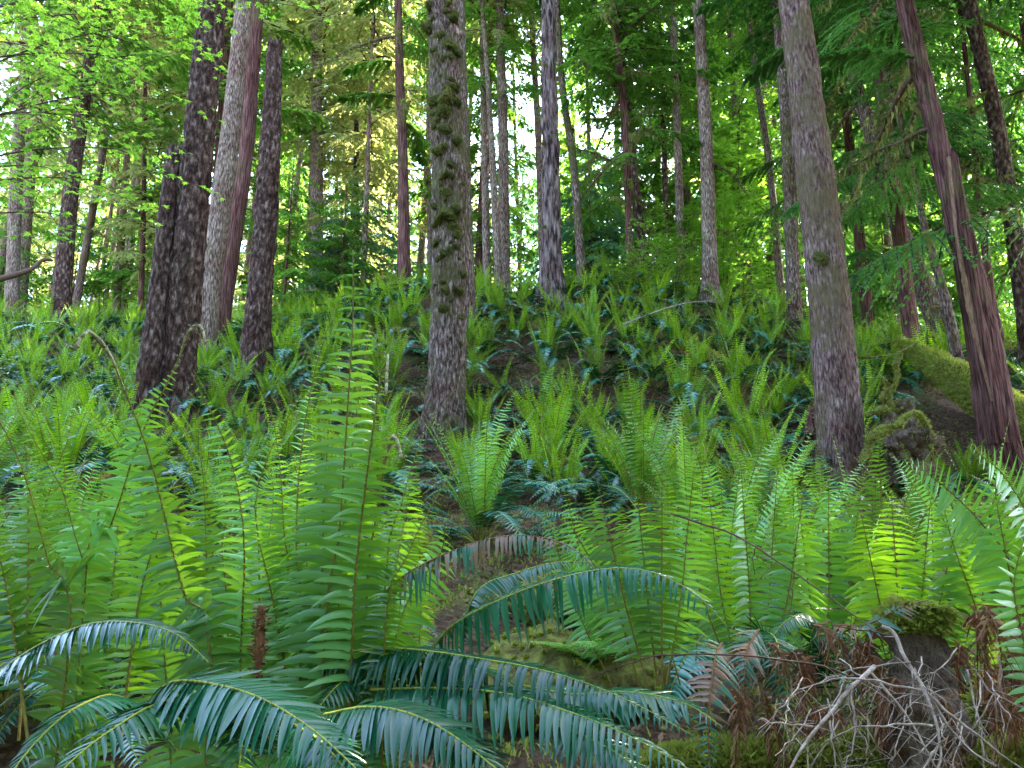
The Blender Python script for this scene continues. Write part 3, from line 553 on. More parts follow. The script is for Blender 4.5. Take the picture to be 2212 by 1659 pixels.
CUSH = [moss_cushion(mrng, .1, 900, .45, .07).mesh('moss_cushion', [M['mossdim'], M['bladedim']], True) for _ in range(6)]
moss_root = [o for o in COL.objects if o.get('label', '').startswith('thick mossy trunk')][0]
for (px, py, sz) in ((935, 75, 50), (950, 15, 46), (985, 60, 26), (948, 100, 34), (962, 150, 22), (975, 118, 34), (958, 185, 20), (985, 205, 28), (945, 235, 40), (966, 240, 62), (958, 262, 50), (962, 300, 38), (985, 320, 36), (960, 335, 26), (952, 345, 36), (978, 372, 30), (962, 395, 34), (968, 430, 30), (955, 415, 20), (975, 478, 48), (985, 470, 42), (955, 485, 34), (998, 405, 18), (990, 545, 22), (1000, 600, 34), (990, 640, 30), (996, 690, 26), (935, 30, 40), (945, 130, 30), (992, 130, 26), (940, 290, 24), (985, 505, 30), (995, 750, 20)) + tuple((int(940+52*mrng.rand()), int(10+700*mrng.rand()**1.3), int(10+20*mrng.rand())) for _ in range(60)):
    q = P(px, py, 9.4); r_ = .205+.0*py; dx = (px-966)/F*9.6; dy = -math.sqrt(max(.001, .21**2-min(abs(dx), .2)**2))
    o = link('moss_cushion', CUSH[mrng.randint(6)], moss_root, q+np.array([0, dy, 0])-np.array(moss_root.location), (R(60), 0, mrng.rand()*6), (sz/F*9.4*.5/.1, sz/F*9.4*.5/.1*.7, sz/F*9.4*.5/.1*.8))
for lab, Y, lst in (('large smooth plum', 7.8, ((1775, 557, 34), (1760, 362, 10), (1700, 205, 10))), ('furrowed purplish', 14.6, ((1178, 140, 10), (1174, 310, 10), (1176, 490, 10), (1205, 75, 8)))):
    rt = [o for o in COL.objects if o.get('label', '').startswith(lab)][0]
    for px, py, sz in lst:
        q = P(px, py, Y); k = sz/F*Y*.5/.1; link('moss_cushion', CUSH[mrng.randint(6)], rt, q-np.array(rt.location), (R(70), 0, 0), (k, k, k))

# ------------------------------------------------------------------ background forest
def add_tree(x, y, H, cr, cs, label, seed, rad=.16, bark='bgrey', group='background conifers', cz=0, lean=0.):
    z = gzf(x, y); root = thing('conifer_tree', label, 'tree', (x, y, z), (0, lean, 0), group=group)
    n = 40; pts = np.stack([np.zeros(n), np.zeros(n), np.linspace(-.4, H, n)], -1)
    key = (bark, seed % 5)
    if key not in TM: TM[key] = trunk_mesh(pts*np.array([1, 1, 20/H]), np.linspace(.17, .04, n), 16, bark, seed, .015, (5, 2), .2, 0).mesh('trunk', [M[bark]])
    link('trunk', TM[key], root, scale=(rad/.17, rad/.17, H/20)); link('crown', CR[cr], root, (0, 0, cz), (0, 0, seed*1.3), cs)
    BGT.append([root, np.array([x, y, z+3.])]); return root
TM = {}; BGT = []
bg_rng = np.random.RandomState(33); cand = []
tries = 0
while len(cand) < 98 and tries < 6000:
    tries += 1
    y = 19+62*bg_rng.rand()**.8; u = (bg_rng.rand()*2-1)*.76; x = u*y
    if any((x-a)**2+(y-b)**2 < 3.2 for a, b, c in TREESPOTS): continue
    if any((x-a)**2+(y-b)**2 < (2.0+y*.035)**2 for a, b in cand): continue
    if abs(u-.01) < .045 and y < 55: continue          # the bright gap
    cand.append((x, y))
for k, (x, y) in enumerate(cand):
    u = x/y; kind = bg_rng.rand()
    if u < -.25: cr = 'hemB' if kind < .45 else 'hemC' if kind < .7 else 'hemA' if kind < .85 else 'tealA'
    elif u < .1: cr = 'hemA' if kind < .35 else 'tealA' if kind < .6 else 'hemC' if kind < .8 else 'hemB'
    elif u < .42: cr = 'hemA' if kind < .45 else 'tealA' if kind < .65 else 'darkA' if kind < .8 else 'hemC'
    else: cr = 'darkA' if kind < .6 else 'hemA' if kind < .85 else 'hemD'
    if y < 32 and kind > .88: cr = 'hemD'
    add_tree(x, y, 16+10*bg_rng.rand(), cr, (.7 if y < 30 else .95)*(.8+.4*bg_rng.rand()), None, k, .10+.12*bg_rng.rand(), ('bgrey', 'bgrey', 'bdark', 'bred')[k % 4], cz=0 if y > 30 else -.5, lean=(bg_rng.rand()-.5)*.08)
for k in range(96):
    for _ in range(60):
        y = 20+34*bg_rng.rand(); u = (bg_rng.rand()*2-1)*.72; x = u*y
        if not any((x-a)**2+(y-b)**2 < 1.2 for a, b in cand) and not any(abs(u-a/b) < .012 for a, b, c in TREESPOTS): break
    cand.append((x, y)); add_tree(x, y, 25, 'high', .9, None, 300+k, .09+.08*bg_rng.rand(), ('bgrey', 'bplum')[k % 2], lean=(bg_rng.rand()-.5)*.1)
for k in range(22):  # unseen stand added behind the camera to block low-angle sky light
    a_ = pi+(k/21-.5)*pi*1.1; r_ = 8+(k % 3)*4.5+2*bg_rng.rand(); x, y = math.sin(a_)*r_, math.cos(a_)*r_
    add_tree(x, y, 22, 'back', 1.05, f'{["", "second ", "third ", "fourth ", "fifth ", "sixth ", "seventh ", "eighth ", "ninth ", "tenth ", "eleventh "][k % 11]}conifer {"left" if k < 11 else "right"} of the viewpoint, counted along the unseen stand added behind to block low light', 400+k, .2, 'bdark', group='conifers behind the viewpoint'); BGT.pop()
# saplings filling the understorey right behind the crest
for k in range(50):
    for _ in range(50):
        y = 17.5+22*bg_rng.rand()**1.2; u = (bg_rng.rand()*2-1)*.72; x = u*y
        if (u < -.2 or y > 18.5) and not (abs(u-.01) < .03): break
    cr = 'sapteal' if (-.3 < u < .3 and bg_rng.rand() < .6) else 'sap'
    z = gzf(x, y); r_ = thing('sapling', None, 'sapling', (x, y, z-.1), (0, 0, bg_rng.rand()*6), 'young conifers behind the crest', .6+.8*bg_rng.rand())
    link('crown', CR[cr], r_); tv, tq = tube([(0, 0, -.2), (0, 0, 2), (0, 0, 4)], [.035, .025, .008], 6); link('trunk', TM.setdefault('sap', MB().add(tv, tq).mesh('trunk', [M['bred']])), r_)
    BGT.append([r_, np.array([x, y, z+1.5])])
# hemlocks outside and at the right edge whose boughs hang into the picture
for (x, y, H, zb, n, seed) in ((7.6, 8.8, 18, 3.2, 13, 51), (9.6, 12.5, 18, 2.4, 14, 52), (6.6, 12.2, 15, 3.2, 11, 53), (11.5, 16.5, 20, 1.5, 22, 54), (8.0, 16.5, 18, 1.5, 20, 55)):
    lab = {51: 'hemlock at the right edge with dark boughs reaching over the split trunk', 52: 'dark hemlock behind the right edge of the slope', 53: 'dense dark hemlock between the plum grey and the split trunk', 54: 'far dark hemlock near the right edge', 55: 'dark hemlock behind the curved leaning trunk'}[seed]
    root = add_tree(x, y, H, 'darkA', .6, lab, seed, .14, 'bred', cz=5); BGT.pop(); rng = np.random.RandomState(seed)
    for k in range(n):
        z = zb+(9-zb)*k/n; link('branch', BOUGH[rng.randint(4)], root, (0, 0, z), (0, R(5+15*rng.rand()), rng.rand()*6.28), (1.0+.5*rng.rand()))
# unseen conifers added beyond the right edge to shade the foreground
for (x, y, s_, lb) in ((11.5, 5.0, 1.0, 'tall unseen conifer added to shade the ferns from the right'), (14.5, 9.5, 1.1, 'tall added shade conifer beyond the right edge of the log'), (9.5, -1.0, 1.0, 'tall added shade conifer far to the right of the dead twigs'), (5.9, 4.6, .9, 'slim added shade conifer close outside the right edge'), (6.9, 6.6, 1.1, 'tall added shade conifer outside the right edge behind the split trunk')):
    add_tree(x, y, 22, 'shade', 1.15*s_, lb, int(x*10), .2, 'bdark', group='added shade trees outside the picture', cz=9); BGT.pop()

# ------------------------------------------------------------------ maple
MLEAF = np.array([[(0, 0), (.28, -.28), (.62, -.42), (.30, -.02)], [(0, 0), (.30, -.20), (1.0, -.02), (.30, .20)], [(0, 0), (.30, .02), (.62, .42), (.28, .28)], [(0, 0), (-.02, -.16), (.05, -.55), (.22, -.18)], [(0, 0), (.22, .18), (.05, .55), (-.02, .16)]])
def leaves(pos, rng, size, droop=.35):
    n = len(pos); a = rng.rand(n)*6.28; X = np.stack([np.cos(a), np.sin(a), -droop*rng.rand(n)-.1], -1); X = nrm(X)
    Z = nrm(UPV+(rng.rand(n, 3)-.5)*.8); Yv = nrm(np.cross(Z, X)); Zv = np.cross(X, Yv); s = size*(.55+.7*rng.rand(n))
    L2 = MLEAF; v = pos[:, None, None]+s[:, None, None, None]*(L2[None, ..., 0:1]*X[:, None, None]+L2[None, ..., 1:2]*Yv[:, None, None]+(-.25*np.abs(L2[None, ..., 1:2]))*Zv[:, None, None])
    mb = MB(); mb.add(v.reshape(-1, 3), np.arange(n*20).reshape(-1, 4), 0, np.repeat(rng.rand(n), 5)); return mb
prng = np.random.RandomState(8)
mroot = thing('maple_tree', 'bright green maple spreading layered leaves over the top left corner', 'tree', (-5.6, 6.0, gzf(-5.6, 6.0)), group=None)
ml = np.array(mroot.location)
tb = spline([ml+[0, 0, -.3], ml+[.1, .1, 2.5], ml+[-.1, .2, 5], ml+[.3, .2, 8]], 40); tv, tq = tube(tb-ml, np.linspace(.11, .03, 40), 14); link('trunk', MB().add(tv, tq).mesh('trunk', [M['bgrey']]), mroot)
for k, (tz, end, dens) in enumerate(((2.4, (110, 470, 6.2), 55), (2.8, (210, 400, 6.0), 90), (3.1, (250, 330, 6.4), 70), (3.3, (240, 210, 6.0), 105), (3.6, (170, 260, 5.6), 60), (3.9, (330, 60, 6.4), 130), (4.1, (230, 130, 5.6), 90), (4.4, (180, 40, 6.0), 110), (4.3, (60, 110, 5.4), 60), (4.8, (330, -40, 5.8), 110), (2.9, (90, 370, 5.5), 60), (5.0, (640, 20, 6.6), 110), (5.0, (90, -20, 5.8), 70), (3.0, (40, 250, 5.2), 40), (4.8, (560, -60, 6.4), 60))):
    e = P(*end); a = tb[int(min(39, tz/8.3*39))]; m1 = a*.5+e*.5+np.array([0, 0, .22]); C = spline([a, m1, e+[0, 0, .04], e+[.25, .1, -.12]], 24)
    mb = MB(); tv, tq = tube(C, .014*(1-.8*np.linspace(0, 1, 24)), 5); mb.add(tv, tq, 1)
    for j in range(int(dens/5)):
        i = prng.randint(8, 24); d = nrm(np.array([prng.rand()*1.2-.3, (prng.rand()-.5)*2, (prng.rand()-.5)*.4])); l = .25+.45*prng.rand(); q = np.linspace(0, 1, 6)[:, None]
        D = C[i]+d*l*q-UPV*.12*l*q**2; tv, tq = tube(D, .004*(1-.6*q[:, 0]), 3); mb.add(tv, tq, 1)
        n = 10; pp = D[prng.randint(1, 6, n)]+(prng.rand(n, 3)-.5)*np.array([.16, .16, .06]); mb.merge(leaves(pp, prng, .062), mi=0)
    mb.v = [v-ml for v in mb.v]; link('branch', mb.mesh('branch', [M['maple'], M['twigb']], False), mroot)
TREES.append((120, 250, 'the maple leaves'))
# bright broadleaf bushes behind the crest
def bush(rng, H, W, n, leaf):
    mb = MB()
    for s in range(5):
        a = rng.rand()*6.28; C = spline([(0, 0, -.1), (.12*W*math.cos(a), .12*W*math.sin(a), H*.45), (.35*W*math.cos(a), .35*W*math.sin(a), H*.95)], 16); tv, tq = tube(C, .02*(1-.8*np.linspace(0, 1, 16)), 5); mb.add(tv, tq, 1)
        for j in range(n//5):
            i = rng.randint(3, 16); aa = rng.rand()*6.28; l = W*.5*(.3+.7*rng.rand())*(1.15-i/18); D = C[i]+np.array([math.cos(aa)*l, math.sin(aa)*l, .15*l])*np.linspace(0, 1, 7)[:, None]
            tv, tq = tube(D, .006, 3); mb.add(tv, tq, 1)
            k = 26; pp = D[rng.randint(2, 7, k)]+(rng.rand(k, 3)-.5)*np.array([.45, .45, .12]); mb.merge(leaves(pp, rng, leaf), mi=0)
    return mb.mesh('bush', [M['maple'], M['twigb']], False)
BU = [bush(prng, 6.5, 3.4, 150, .15), bush(prng, 5, 3.0, 120, .14), bush(prng, 1.5, 1.5, 50, .055)]
for k, (px, Y, b, s_, lab) in enumerate(((1270, 21, 0, 1.0, 'glowing green vine maple right of the furrowed trunk'), (1400, 24, 0, 1.3, 'tall vine maple glowing behind the many-limbed cedar'), (1500, 22, 0, 1.1, 'bright vine maple behind the sunlit crest trunk'), (1590, 20, 0, 1.25, 'bright yellow green maple right of the sunlit crest trunk'), (1640, 24, 0, 1.5, 'tall glowing maple left of the plum grey trunk'), (1030, 24, 1, 1.3, 'green maple bush in the gap right of the centre trunk'), (1900, 26, 0, 1.6, 'tall bright maple high between the two big right trunks'), (2150, 24, 0, 1.7, 'bright green maple glowing in the top right corner'), (640, 26, 1, 1.1, 'low green bush between the flaky snag and the pale straight trunk'), (720, 24, 1, .8, 'small bush beside the mossy old stump'), (240, 24, 1, 1.0, 'pale bush between the leaning left trunk and slim trunk'), (1560, 16.6, 1, .55, 'leafy bush touching the sunlit crest trunk base'), (1460, 16.5, 1, .5, 'light green bush behind the pale shrub on the crest'))):
    q = P(px, 600, Y); z = gzf(q[0], Y); o = tag(link('vine_maple', BU[b], None, (q[0], Y, z), (0, 0, k*1.1), s_), lab, 'bush', 'maple bushes behind the crest')
for k, (px, py, Y, s_, lab) in enumerate(((1385, 575, 15.2, 1.1, 'small pale leaved shrub on the crest below the many-limbed cedar'), (1450, 560, 15.4, 1.0, 'pale round leaved shrub right beside the slim straight trunk'), (1335, 570, 15.6, .8, 'small shrub on the crest left of the cedar'))):
    q = P(px, py, Y); tag(link('shrub', BU[2], None, (q[0], Y, gzf(q[0], Y)-.1), (0, 0, k), s_), lab, 'shrub', 'low shrubs along the crest')

# ------------------------------------------------------------------ logs, stumps, root wad
def lump(name, pts, rad, ns, mats, seed, amp, n_fuzz, fl=.05, freq=2.5, up_only=True, step=80, sag=1., cap=0):
    """a log or stump: displaced tube with moss growing on the upper side"""
    rng = np.random.RandomState(seed); C = spline(pts, step); rr = np.interp(np.linspace(0, 1, step), np.linspace(0, 1, len(rad)), rad)
    ref = np.array([0, 1., 0]) if abs(C[-1][2]-C[0][2]) > .8*np.linalg.norm(C[-1]-C[0]) else UPV
    T = nrm(np.gradient(C, axis=0)); B = nrm(np.cross(T, ref)); N = np.cross(B, T); a = np.arange(ns)*2*pi/ns
    d = np.cos(a)[None, :, None]*B[:, None]+np.sin(a)[None, :, None]*N[:, None]; b0 = C[:, None]+rr[:, None, None]*d
    v = b0+d*(amp*fbm(b0*freq, seed, 5))[..., None]*1.5
    mb = MB(); mb.add(v.reshape(-1, 3), grid_quads(step, ns, True), 0)
    mb.add(np.stack([np.tile(v[-1].mean(0), (ns, 1)), v[-1], np.roll(v[-1], -1, 0), np.tile(v[-1].mean(0), (ns, 1))+.001], 1).reshape(-1, 3), np.arange(ns*4).reshape(-1, 4), 0)
    if n_fuzz:
        p = v.reshape(-1, 3); nr = d.reshape(-1, 3); k = (nr[:, 2] > -.15) | (fbm(p*1.5, seed+2, 2) > .05) if up_only else np.ones(len(p), bool)
        if cap: k = (p[:, 2] > p[:, 2].max()-cap) | ((fbm(p*5, seed+2, 3) > .22))
        mb.merge(fuzz(p[k], nr[k], rng, n_fuzz, fl), mi=1)
    return mb
def solid(name, label, cat, mb, mats, loc, group=None):
    loc = np.asarray(loc, float); mb.v = [v-loc for v in mb.v]
    return tag(link(name, mb.mesh(name, [M[m] for m in mats], True), None, loc), label, cat, group)
a, b = P(1950, 745, 11.2), P(2290, 960, 8.9)
mb = lump('log', [P(1940, 742, 11.6), P(2000, 775, 11.0), P(2080, 830, 10.1), P(2160, 880, 9.4), P(2300, 970, 8.4)], [.08, .19, .22, .24, .26], 40, None, 61, .05, 16000, .05)
solid('mossy_log', 'moss covered fallen log sloping down behind the split red trunk', 'log', mb, ['moss', 'mossblade'], P(2080, 860, 10))
TREES.append((2060, 820, 'the mossy fallen log'))
mb = lump('log', [P(1470, 740, 11.9), P(1520, 775, 11.6), P(1580, 815, 11.3), P(1600, 850, 11.0)], [.14, .16, .15, .08], 28, None, 62, .06, 4000, .05)
solid('mossy_log', 'short mossy rotten log buried among ferns in mid slope', 'log', mb, ['moss', 'mossblade'], P(1540, 800, 11.5))
TREES.append((1530, 790, 'the short mossy log'))
# root wad
wl = P(1935, 950, 7.6)
wroot = thing('root_wad', 'upturned rotten root mass with mossy roots beside the plum grey trunk', 'root mass', wl)
mb = lump('w', [P(1925, 870, 7.9), P(1945, 905, 7.75), P(1960, 950, 7.7), P(1965, 1000, 7.7), P(1965, 1040, 7.75)], [.05, .15, .22, .22, .20], 60, None, 63, .16, 900, .03, 5); mb.v = [v-wl for v in mb.v]
link('root_mass', mb.mesh('root_mass', [M['rot'], M['mossblade']]), wroot)
for pts_, r_, fz in (([(1925, 900, 7.75), (1920, 860, 7.7), (1935, 820, 7.65), (1937, 790, 7.6), (1945, 762, 7.6)], [.09, .06, .05, .04, .03], 1600),
                     ([(1880, 950, 7.4), (1905, 925, 7.38), (1940, 918, 7.36), (1965, 895, 7.4), (1990, 900, 7.45), (2005, 925, 7.5)], [.05, .05, .06, .045, .04, .03], 2600),
                     ([(1868, 1000, 7.35), (1880, 955, 7.35), (1890, 940, 7.35), (1930, 930, 7.35)], [.06, .07, .06, .03], 1600),
                     ([(1870, 900, 7.7), (1900, 885, 7.7), (1925, 890, 7.7), (1950, 880, 7.65)], [.03, .04, .05, .02], 900),
                     ([(2000, 905, 7.5), (2010, 950, 7.5), (2012, 990, 7.55)], [.04, .04, .02], 700),
                     ([(1905, 870, 7.7), (1915, 835, 7.7), (1905, 815, 7.7)], [.035, .03, .015], 500)):
    mb = lump('r', [P(*q) for q in pts_], [v*.62 for v in r_], 14, None, 64+len(pts_), .03, int(fz*.6), .022, 9, step=40); mb.v = [v-wl for v in mb.v]
    link('root', mb.mesh('root', [M['moss'], M['mossblade']]), wroot)
TREES.append((1945, 930, 'the upturned root mass'))
mb = lump('s', [P(735, 640, 20.5), P(734, 580, 20.5), P(733, 535, 20.5)], [.36, .31, .29], 30, None, 66, .06, 2000, .06)
solid('tree_stump', 'squat reddish old stump with mossy cap on the crest behind the tall frond', 'stump', mb, ['bred', 'mossblade'], P(735, 600, 20.5))
TREES.append((735, 580, 'the squat old stump'))
mb = lump('s', [P(1762, 1040, 8.5), P(1758, 960, 8.55), P(1762, 880, 8.6)], [.14, .10, .05], 24, None, 67, .08, 300, .04)
solid('tree_stump', 'rotten reddish stub pressed against the foot of the plum grey trunk', 'stump', mb, ['bred', 'mossblade'], P(1760, 980, 8.5))
mb = lump('s', [P(1985, 1700, 1.95), P(1985, 1500, 1.97), P(1995, 1380, 2.0), P(2000, 1310, 2.0)], [.085, .070, .060, .066], 36, None, 68, .06, 3000, .022, 9, cap=.07)
solid('tree_stump', 'narrow stump with thick yellow green moss cap at the lower right', 'stump', mb, ['rot', 'mossblade'], P(1980, 1600, 2.4))
TREES.append((1980, 1330, 'the moss capped stump'))
mb = lump('s', [P(1600, 1720, 2.2), P(1590, 1580, 2.25), P(1590, 1500, 2.3)], [.12, .10, .07], 24, None, 69, .05, 700, .022, 6)
solid('tree_stump', 'dark rotten snag hidden behind the brown edged hanging frond', 'stump', mb, ['rot', 'mossblade'], P(1590, 1600, 2.3))
mb = lump('l', [P(1400, 1690, 2.2), P(1560, 1668, 2.15), P(1800, 1655, 2.1), P(2050, 1665, 2.05), P(2400, 1690, 2.0)], [.04, .055, .07, .07, .07], 30, None, 70, .04, 26000, .020, 6, step=120)
solid('mossy_log', 'mossy log lying along the bottom right edge under dead twigs', 'log', mb, ['moss', 'mossblade'], P(1850, 1650, 2.1))
TREES.append((1800, 1620, 'the mossy log at the bottom right'))
mb = lump('l', [P(2212, 1420, 2.3), P(2170, 1520, 2.3), P(2180, 1700, 2.3)], [.05, .06, .06], 24, None, 71, .03, 1500, .03, 6)
solid('tree_stump', 'moss draped dead stem at the bottom right corner', 'stump', mb, ['rot', 'mossblade'], P(2180, 1600, 2.3))
for k, (px, py, Y, rr_, lab) in enumerate(((1195, 1395, 3.2, .38, 'yellow green moss hummock in the clearing behind the arching fronds'), (430, 880, 8.2, .22, 'small mossy knob left of the thick mossy centre trunk among ferns'), (320, 940, 7.2, .2, 'low moss patch between fiddleheads on the left'), (550, 835, 9.2, .3, 'brown mossy mound right of the dark double trunk'), (860, 1130, 4.6, .34, 'pale mossy mound left of the dark skirted fern'), (1230, 1330, 3.9, .3, 'brown mossy hump just above the clearing'), (870, 680, 13.2, .22, 'yellowish moss lump on the bank left of the centre trunk'), (1620, 830, 10.2, .15, 'small yellow moss lump beneath the short mossy log'))):
    q = P(px, py, Y); z = gzf(q[0], Y)
    mb = moss_cushion(mrng, rr_, 18000 if Y < 5 else 3000, .5, .012 if Y < 5 else .04)
    tag(link('moss_mound', mb.mesh('moss_mound', [M['moss'], M['mossblade']]), None, (q[0], Y, z-.02), (0, 0, k)), lab, 'moss mound', 'moss mounds on the slope'); TREES.append((*proj((q[0], Y, z)), lab.split(' left of')[0].split(' right of')[0].replace('small ', 'the ', 1) if False else 'the moss mound'))
    TREES.pop()

# ------------------------------------------------------------------ placed foreground fronds
def hero_thing(label, bx, Y, group=None):
    q = P(bx, 1600, Y); return thing('sword_fern', label, 'fern', (q[0], Y, gzf(q[0], Y)), group='sword ferns covering the slope')
hr = np.random.RandomState(99)
def hfrond(root, pts, Lp, kind='near', nh=(0, -1, .25), npairs=None, K=9, label=None, rach=.0035, **kw):
    C = spline([P(*q) if isinstance(q, tuple) else q for q in pts], 70); L = np.linalg.norm(np.diff(C, axis=0), axis=1).sum()
    if npairs is None: npairs = int(L/(Lp*.235))
    if kind == 'near': kw.setdefault('lift', .18); kw.setdefault('droop', .42); kw.setdefault('tp', 2.4); nh = np.array(nh)+[(hr.rand()-.5)*1.1, 0, (hr.rand()-.4)*.5]
    mb = frond(MB(), C, nh, Lp, npairs, K, kw.pop('wr', .17), rach=rach, rng=hr, **kw); loc = np.array(root.location); mb.v = [v-loc for v in mb.v]
    if kind == 'near' and K == 5 and hr.rand() < .35: kind = 'new'
    o = link('frond', fmesh(kind, mb), root)
    if label: o['label'] = label
    return o, C
def base_of(root, dx=0., dy=0.): return np.array(root.location)+np.array([dx, dy, 0.0])
def P3(a): return [P(*q) for q in a]
def curl(root, C, n, r, turn=1, lab='tightly curled fiddlehead tip'):
    """scaly crozier buds along the top of a frond"""
    loc = np.array(root.parent.location); mb = MB()
    idx = np.linspace(len(C)*(1-n), len(C)-1, 26).astype(int); rr = np.linspace(r*.55, r*.9, 26); rr[-3:] *= .8
    tv, tq = tube(C[idx]-loc, rr, 7); mb.add(tv, tq)
    for k, i in enumerate(idx):
        for s_ in (-1, 1):
            p_ = C[i]-loc+np.array([s_*r*1.6, -r*.6, r*.5]); a_ = np.linspace(0, 4.5, 7)
            q = p_+np.stack([s_*np.cos(a_)*r*.7, 0*a_, np.sin(a_)*r*.7], -1)*(1-.1*a_[:, None]); tv, tq = tube(q, r*.3, 5); mb.add(tv, tq)
    link('fiddlehead', mb.mesh('fiddlehead', [M['scale']]), root)['label'] = lab
# the tall upright fern left of the centre
fA = hero_thing('tall upright sword fern whose fronds rise to the crest left of centre', 720, 1.55)
bA = base_of(fA)
hfrond(fA, [bA]+P3([(700, 1400, 1.56), (733, 1150, 1.56), (750, 900, 1.54), (762, 700, 1.5), (763, 540, 1.46)]), .112, s0=.16, rach=.0045, label='tallest upright frond', lift=0, tw=.15)
fo, C = hfrond(fA, [bA+[.04, 0, 0]]+P3([(760, 1400, 1.52), (778, 1150, 1.52), (803, 950, 1.5), (826, 790, 1.48), (838, 765, 1.47), (836, 800, 1.45), (834, 850, 1.44)]), .10, s0=.2, fiddle=.12, tw=.5); curl(fo, C, .06, .004)
fo, C = hfrond(fA, [bA+[.08, 0, 0]]+P3([(790, 1350, 1.6), (812, 1120, 1.6), (832, 1000, 1.58), (842, 950, 1.57), (855, 945, 1.55), (868, 990, 1.54)]), .08, s0=.2, fiddle=.2, tw=.6); curl(fo, C, .10, .0045)
fo, C = hfrond(fA, [bA+[.1, .05, 0]]+P3([(830, 1300, 1.6), (870, 1080, 1.62), (915, 940, 1.62), (965, 860, 1.6), (985, 840, 1.58)]), .068, s0=.2, fiddle=.1, tw=.7, miss=.05)
hfrond(fA, [bA+[-.02, .06, 0]]+P3([(730, 1350, 1.62), (745, 1100, 1.62), (775, 860, 1.6), (800, 700, 1.58)]), .095, s0=.2, tw=.3)
hfrond(fA, [bA+[-.06, .03, 0]]+P3([(690, 1350, 1.6), (700, 1100, 1.6), (712, 900, 1.58), (735, 750, 1.55)]), .095, s0=.2, tw=.3)
hfrond(fA, [bA+[-.05, 0, 0]]+P3([(650, 1400, 1.6), (640, 1180, 1.62), (650, 980, 1.62), (683, 790, 1.6), (728, 655, 1.58)]), .06, s0=.2, tw=1.0, lift=-.2, fiddle=.05, mess=.3)
hfrond(fA, [bA+[.12, .0, 0]]+P3([(830, 1400, 1.5), (880, 1200, 1.5), (940, 1080, 1.52), (990, 1000, 1.54)]), .055, s0=.25, tw=.7, miss=.1)
for (bx, mx, tx, ty, Y) in ((700, 668, 655, 1000, 1.75), (740, 745, 760, 960, 1.8), (780, 840, 880, 1010, 1.85), (720, 700, 700, 1080, 1.68), (640, 590, 560, 1090, 1.75), (800, 880, 950, 1120, 1.8)):
    hfrond(fA, [P(bx, 1580, Y-.05), P(mx, 1300, Y), P(tx, ty+80, Y), P(tx+hr.randint(-20, 20), ty, Y-.04)], .085, s0=.2, K=5, tw=.4, mess=.15)
# ferns filling the left foreground
fB = hero_thing('fern at the left with one long frond ending in a hooked fiddlehead', 440, 1.6); bB = base_of(fB)
fo, C = hfrond(fB, [bB]+P3([(457, 1425, 1.55), (406, 1307, 1.55), (373, 1188, 1.53), (333, 1020, 1.5), (300, 920, 1.48), (263, 830, 1.46), (240, 770, 1.44), (213, 730, 1.42), (190, 714, 1.41), (173, 730, 1.40), (163, 756, 1.40), (154, 757, 1.39), (150, 748, 1.39)]), .075, s0=.1, fiddle=.14, tw=.1, lift=.1, droop=.45, mess=.3, rach=.0028, wr=.22); curl(fo, C, .15, .0038)
fo, C = hfrond(fB, [bB+[-.15, .02, 0]]+P3([(180, 1222, 1.66), (240, 1136, 1.66), (285, 995, 1.63), (333, 876, 1.6), (377, 803, 1.57), (400, 730, 1.55), (420, 702, 1.54), (437, 708, 1.53), (443, 738, 1.52)]), .068, s0=.15, fiddle=.12, tw=.1, lift=.1, droop=.4, mess=.3, rach=.0028, wr=.22); curl(fo, C, .09, .0034)
fo, C = hfrond(fB, [bB+[.1, 0, 0]]+P3([(521, 1395, 1.6), (528, 1232, 1.58), (523, 1113, 1.56), (500, 996, 1.53), (462, 900, 1.5), (425, 838, 1.48), (408, 832, 1.46), (403, 860, 1.45)]), .082, s0=.15, fiddle=.05, tw=.35, droop=.3, rach=.004)
hfrond(fB, [bB+[.12, .05, 0]]+P3([(620, 1330, 1.75), (613, 1151, 1.73), (606, 1020, 1.7), (590, 900, 1.66), (583, 880, 1.65)]), .075, s0=.2, tw=.35)
hfrond(fB, [bB+[0, .08, 0]]+P3([(350, 1330, 1.75), (320, 1120, 1.73), (267, 970, 1.7), (210, 905, 1.66), (170, 880, 1.62), (150, 900, 1.6)]), .075, s0=.2, tw=.3)
hfrond(fB, [bB+[.1, .08, 0]]+P3([(560, 1300, 1.8), (553, 1080, 1.78), (590, 960, 1.74), (623, 900, 1.7), (650, 850, 1.68)]), .065, s0=.2, tw=.8, mess=.3)
fC = hero_thing('sword fern at the left edge with wide upright cool green fronds', 90, 1.65); bC = base_of(fC)
hfrond(fC, [bC+[.03, 0, 0]]+P3([(152, 1361, 1.5), (112, 1239, 1.5), (80, 1120, 1.48), (48, 1010, 1.46), (5, 920, 1.44), (-20, 880, 1.42)]), .088, s0=.15, tw=.2, rach=.0045)
hfrond(fC, [bC+[.08, 0, 0]]+P3([(182, 1300, 1.62), (180, 1219, 1.6), (160, 1150, 1.6), (133, 1053, 1.58), (93, 986, 1.55), (45, 895, 1.5)]), .085, s0=.15, tw=.25)
for (bx, mx, tx, ty, Y) in ((60, 20, -10, 1080, 1.6), (120, 190, 215, 1010, 1.8), (200, 240, 260, 1000, 1.85), (40, 60, 60, 960, 1.9), (260, 300, 345, 1050, 1.7), (-20, -50, -40, 980, 1.7)):
    hfrond(fC, [P(bx, 1600, Y-.05), P(mx, 1300, Y), P(tx, ty+80, Y), P(tx+hr.randint(-20, 20), ty, Y-.04)], .082, s0=.18, K=5, tw=.4, mess=.15)
fD = hero_thing('leafy sword fern between the hooked fiddlehead and the tall fern', 480, 1.9)
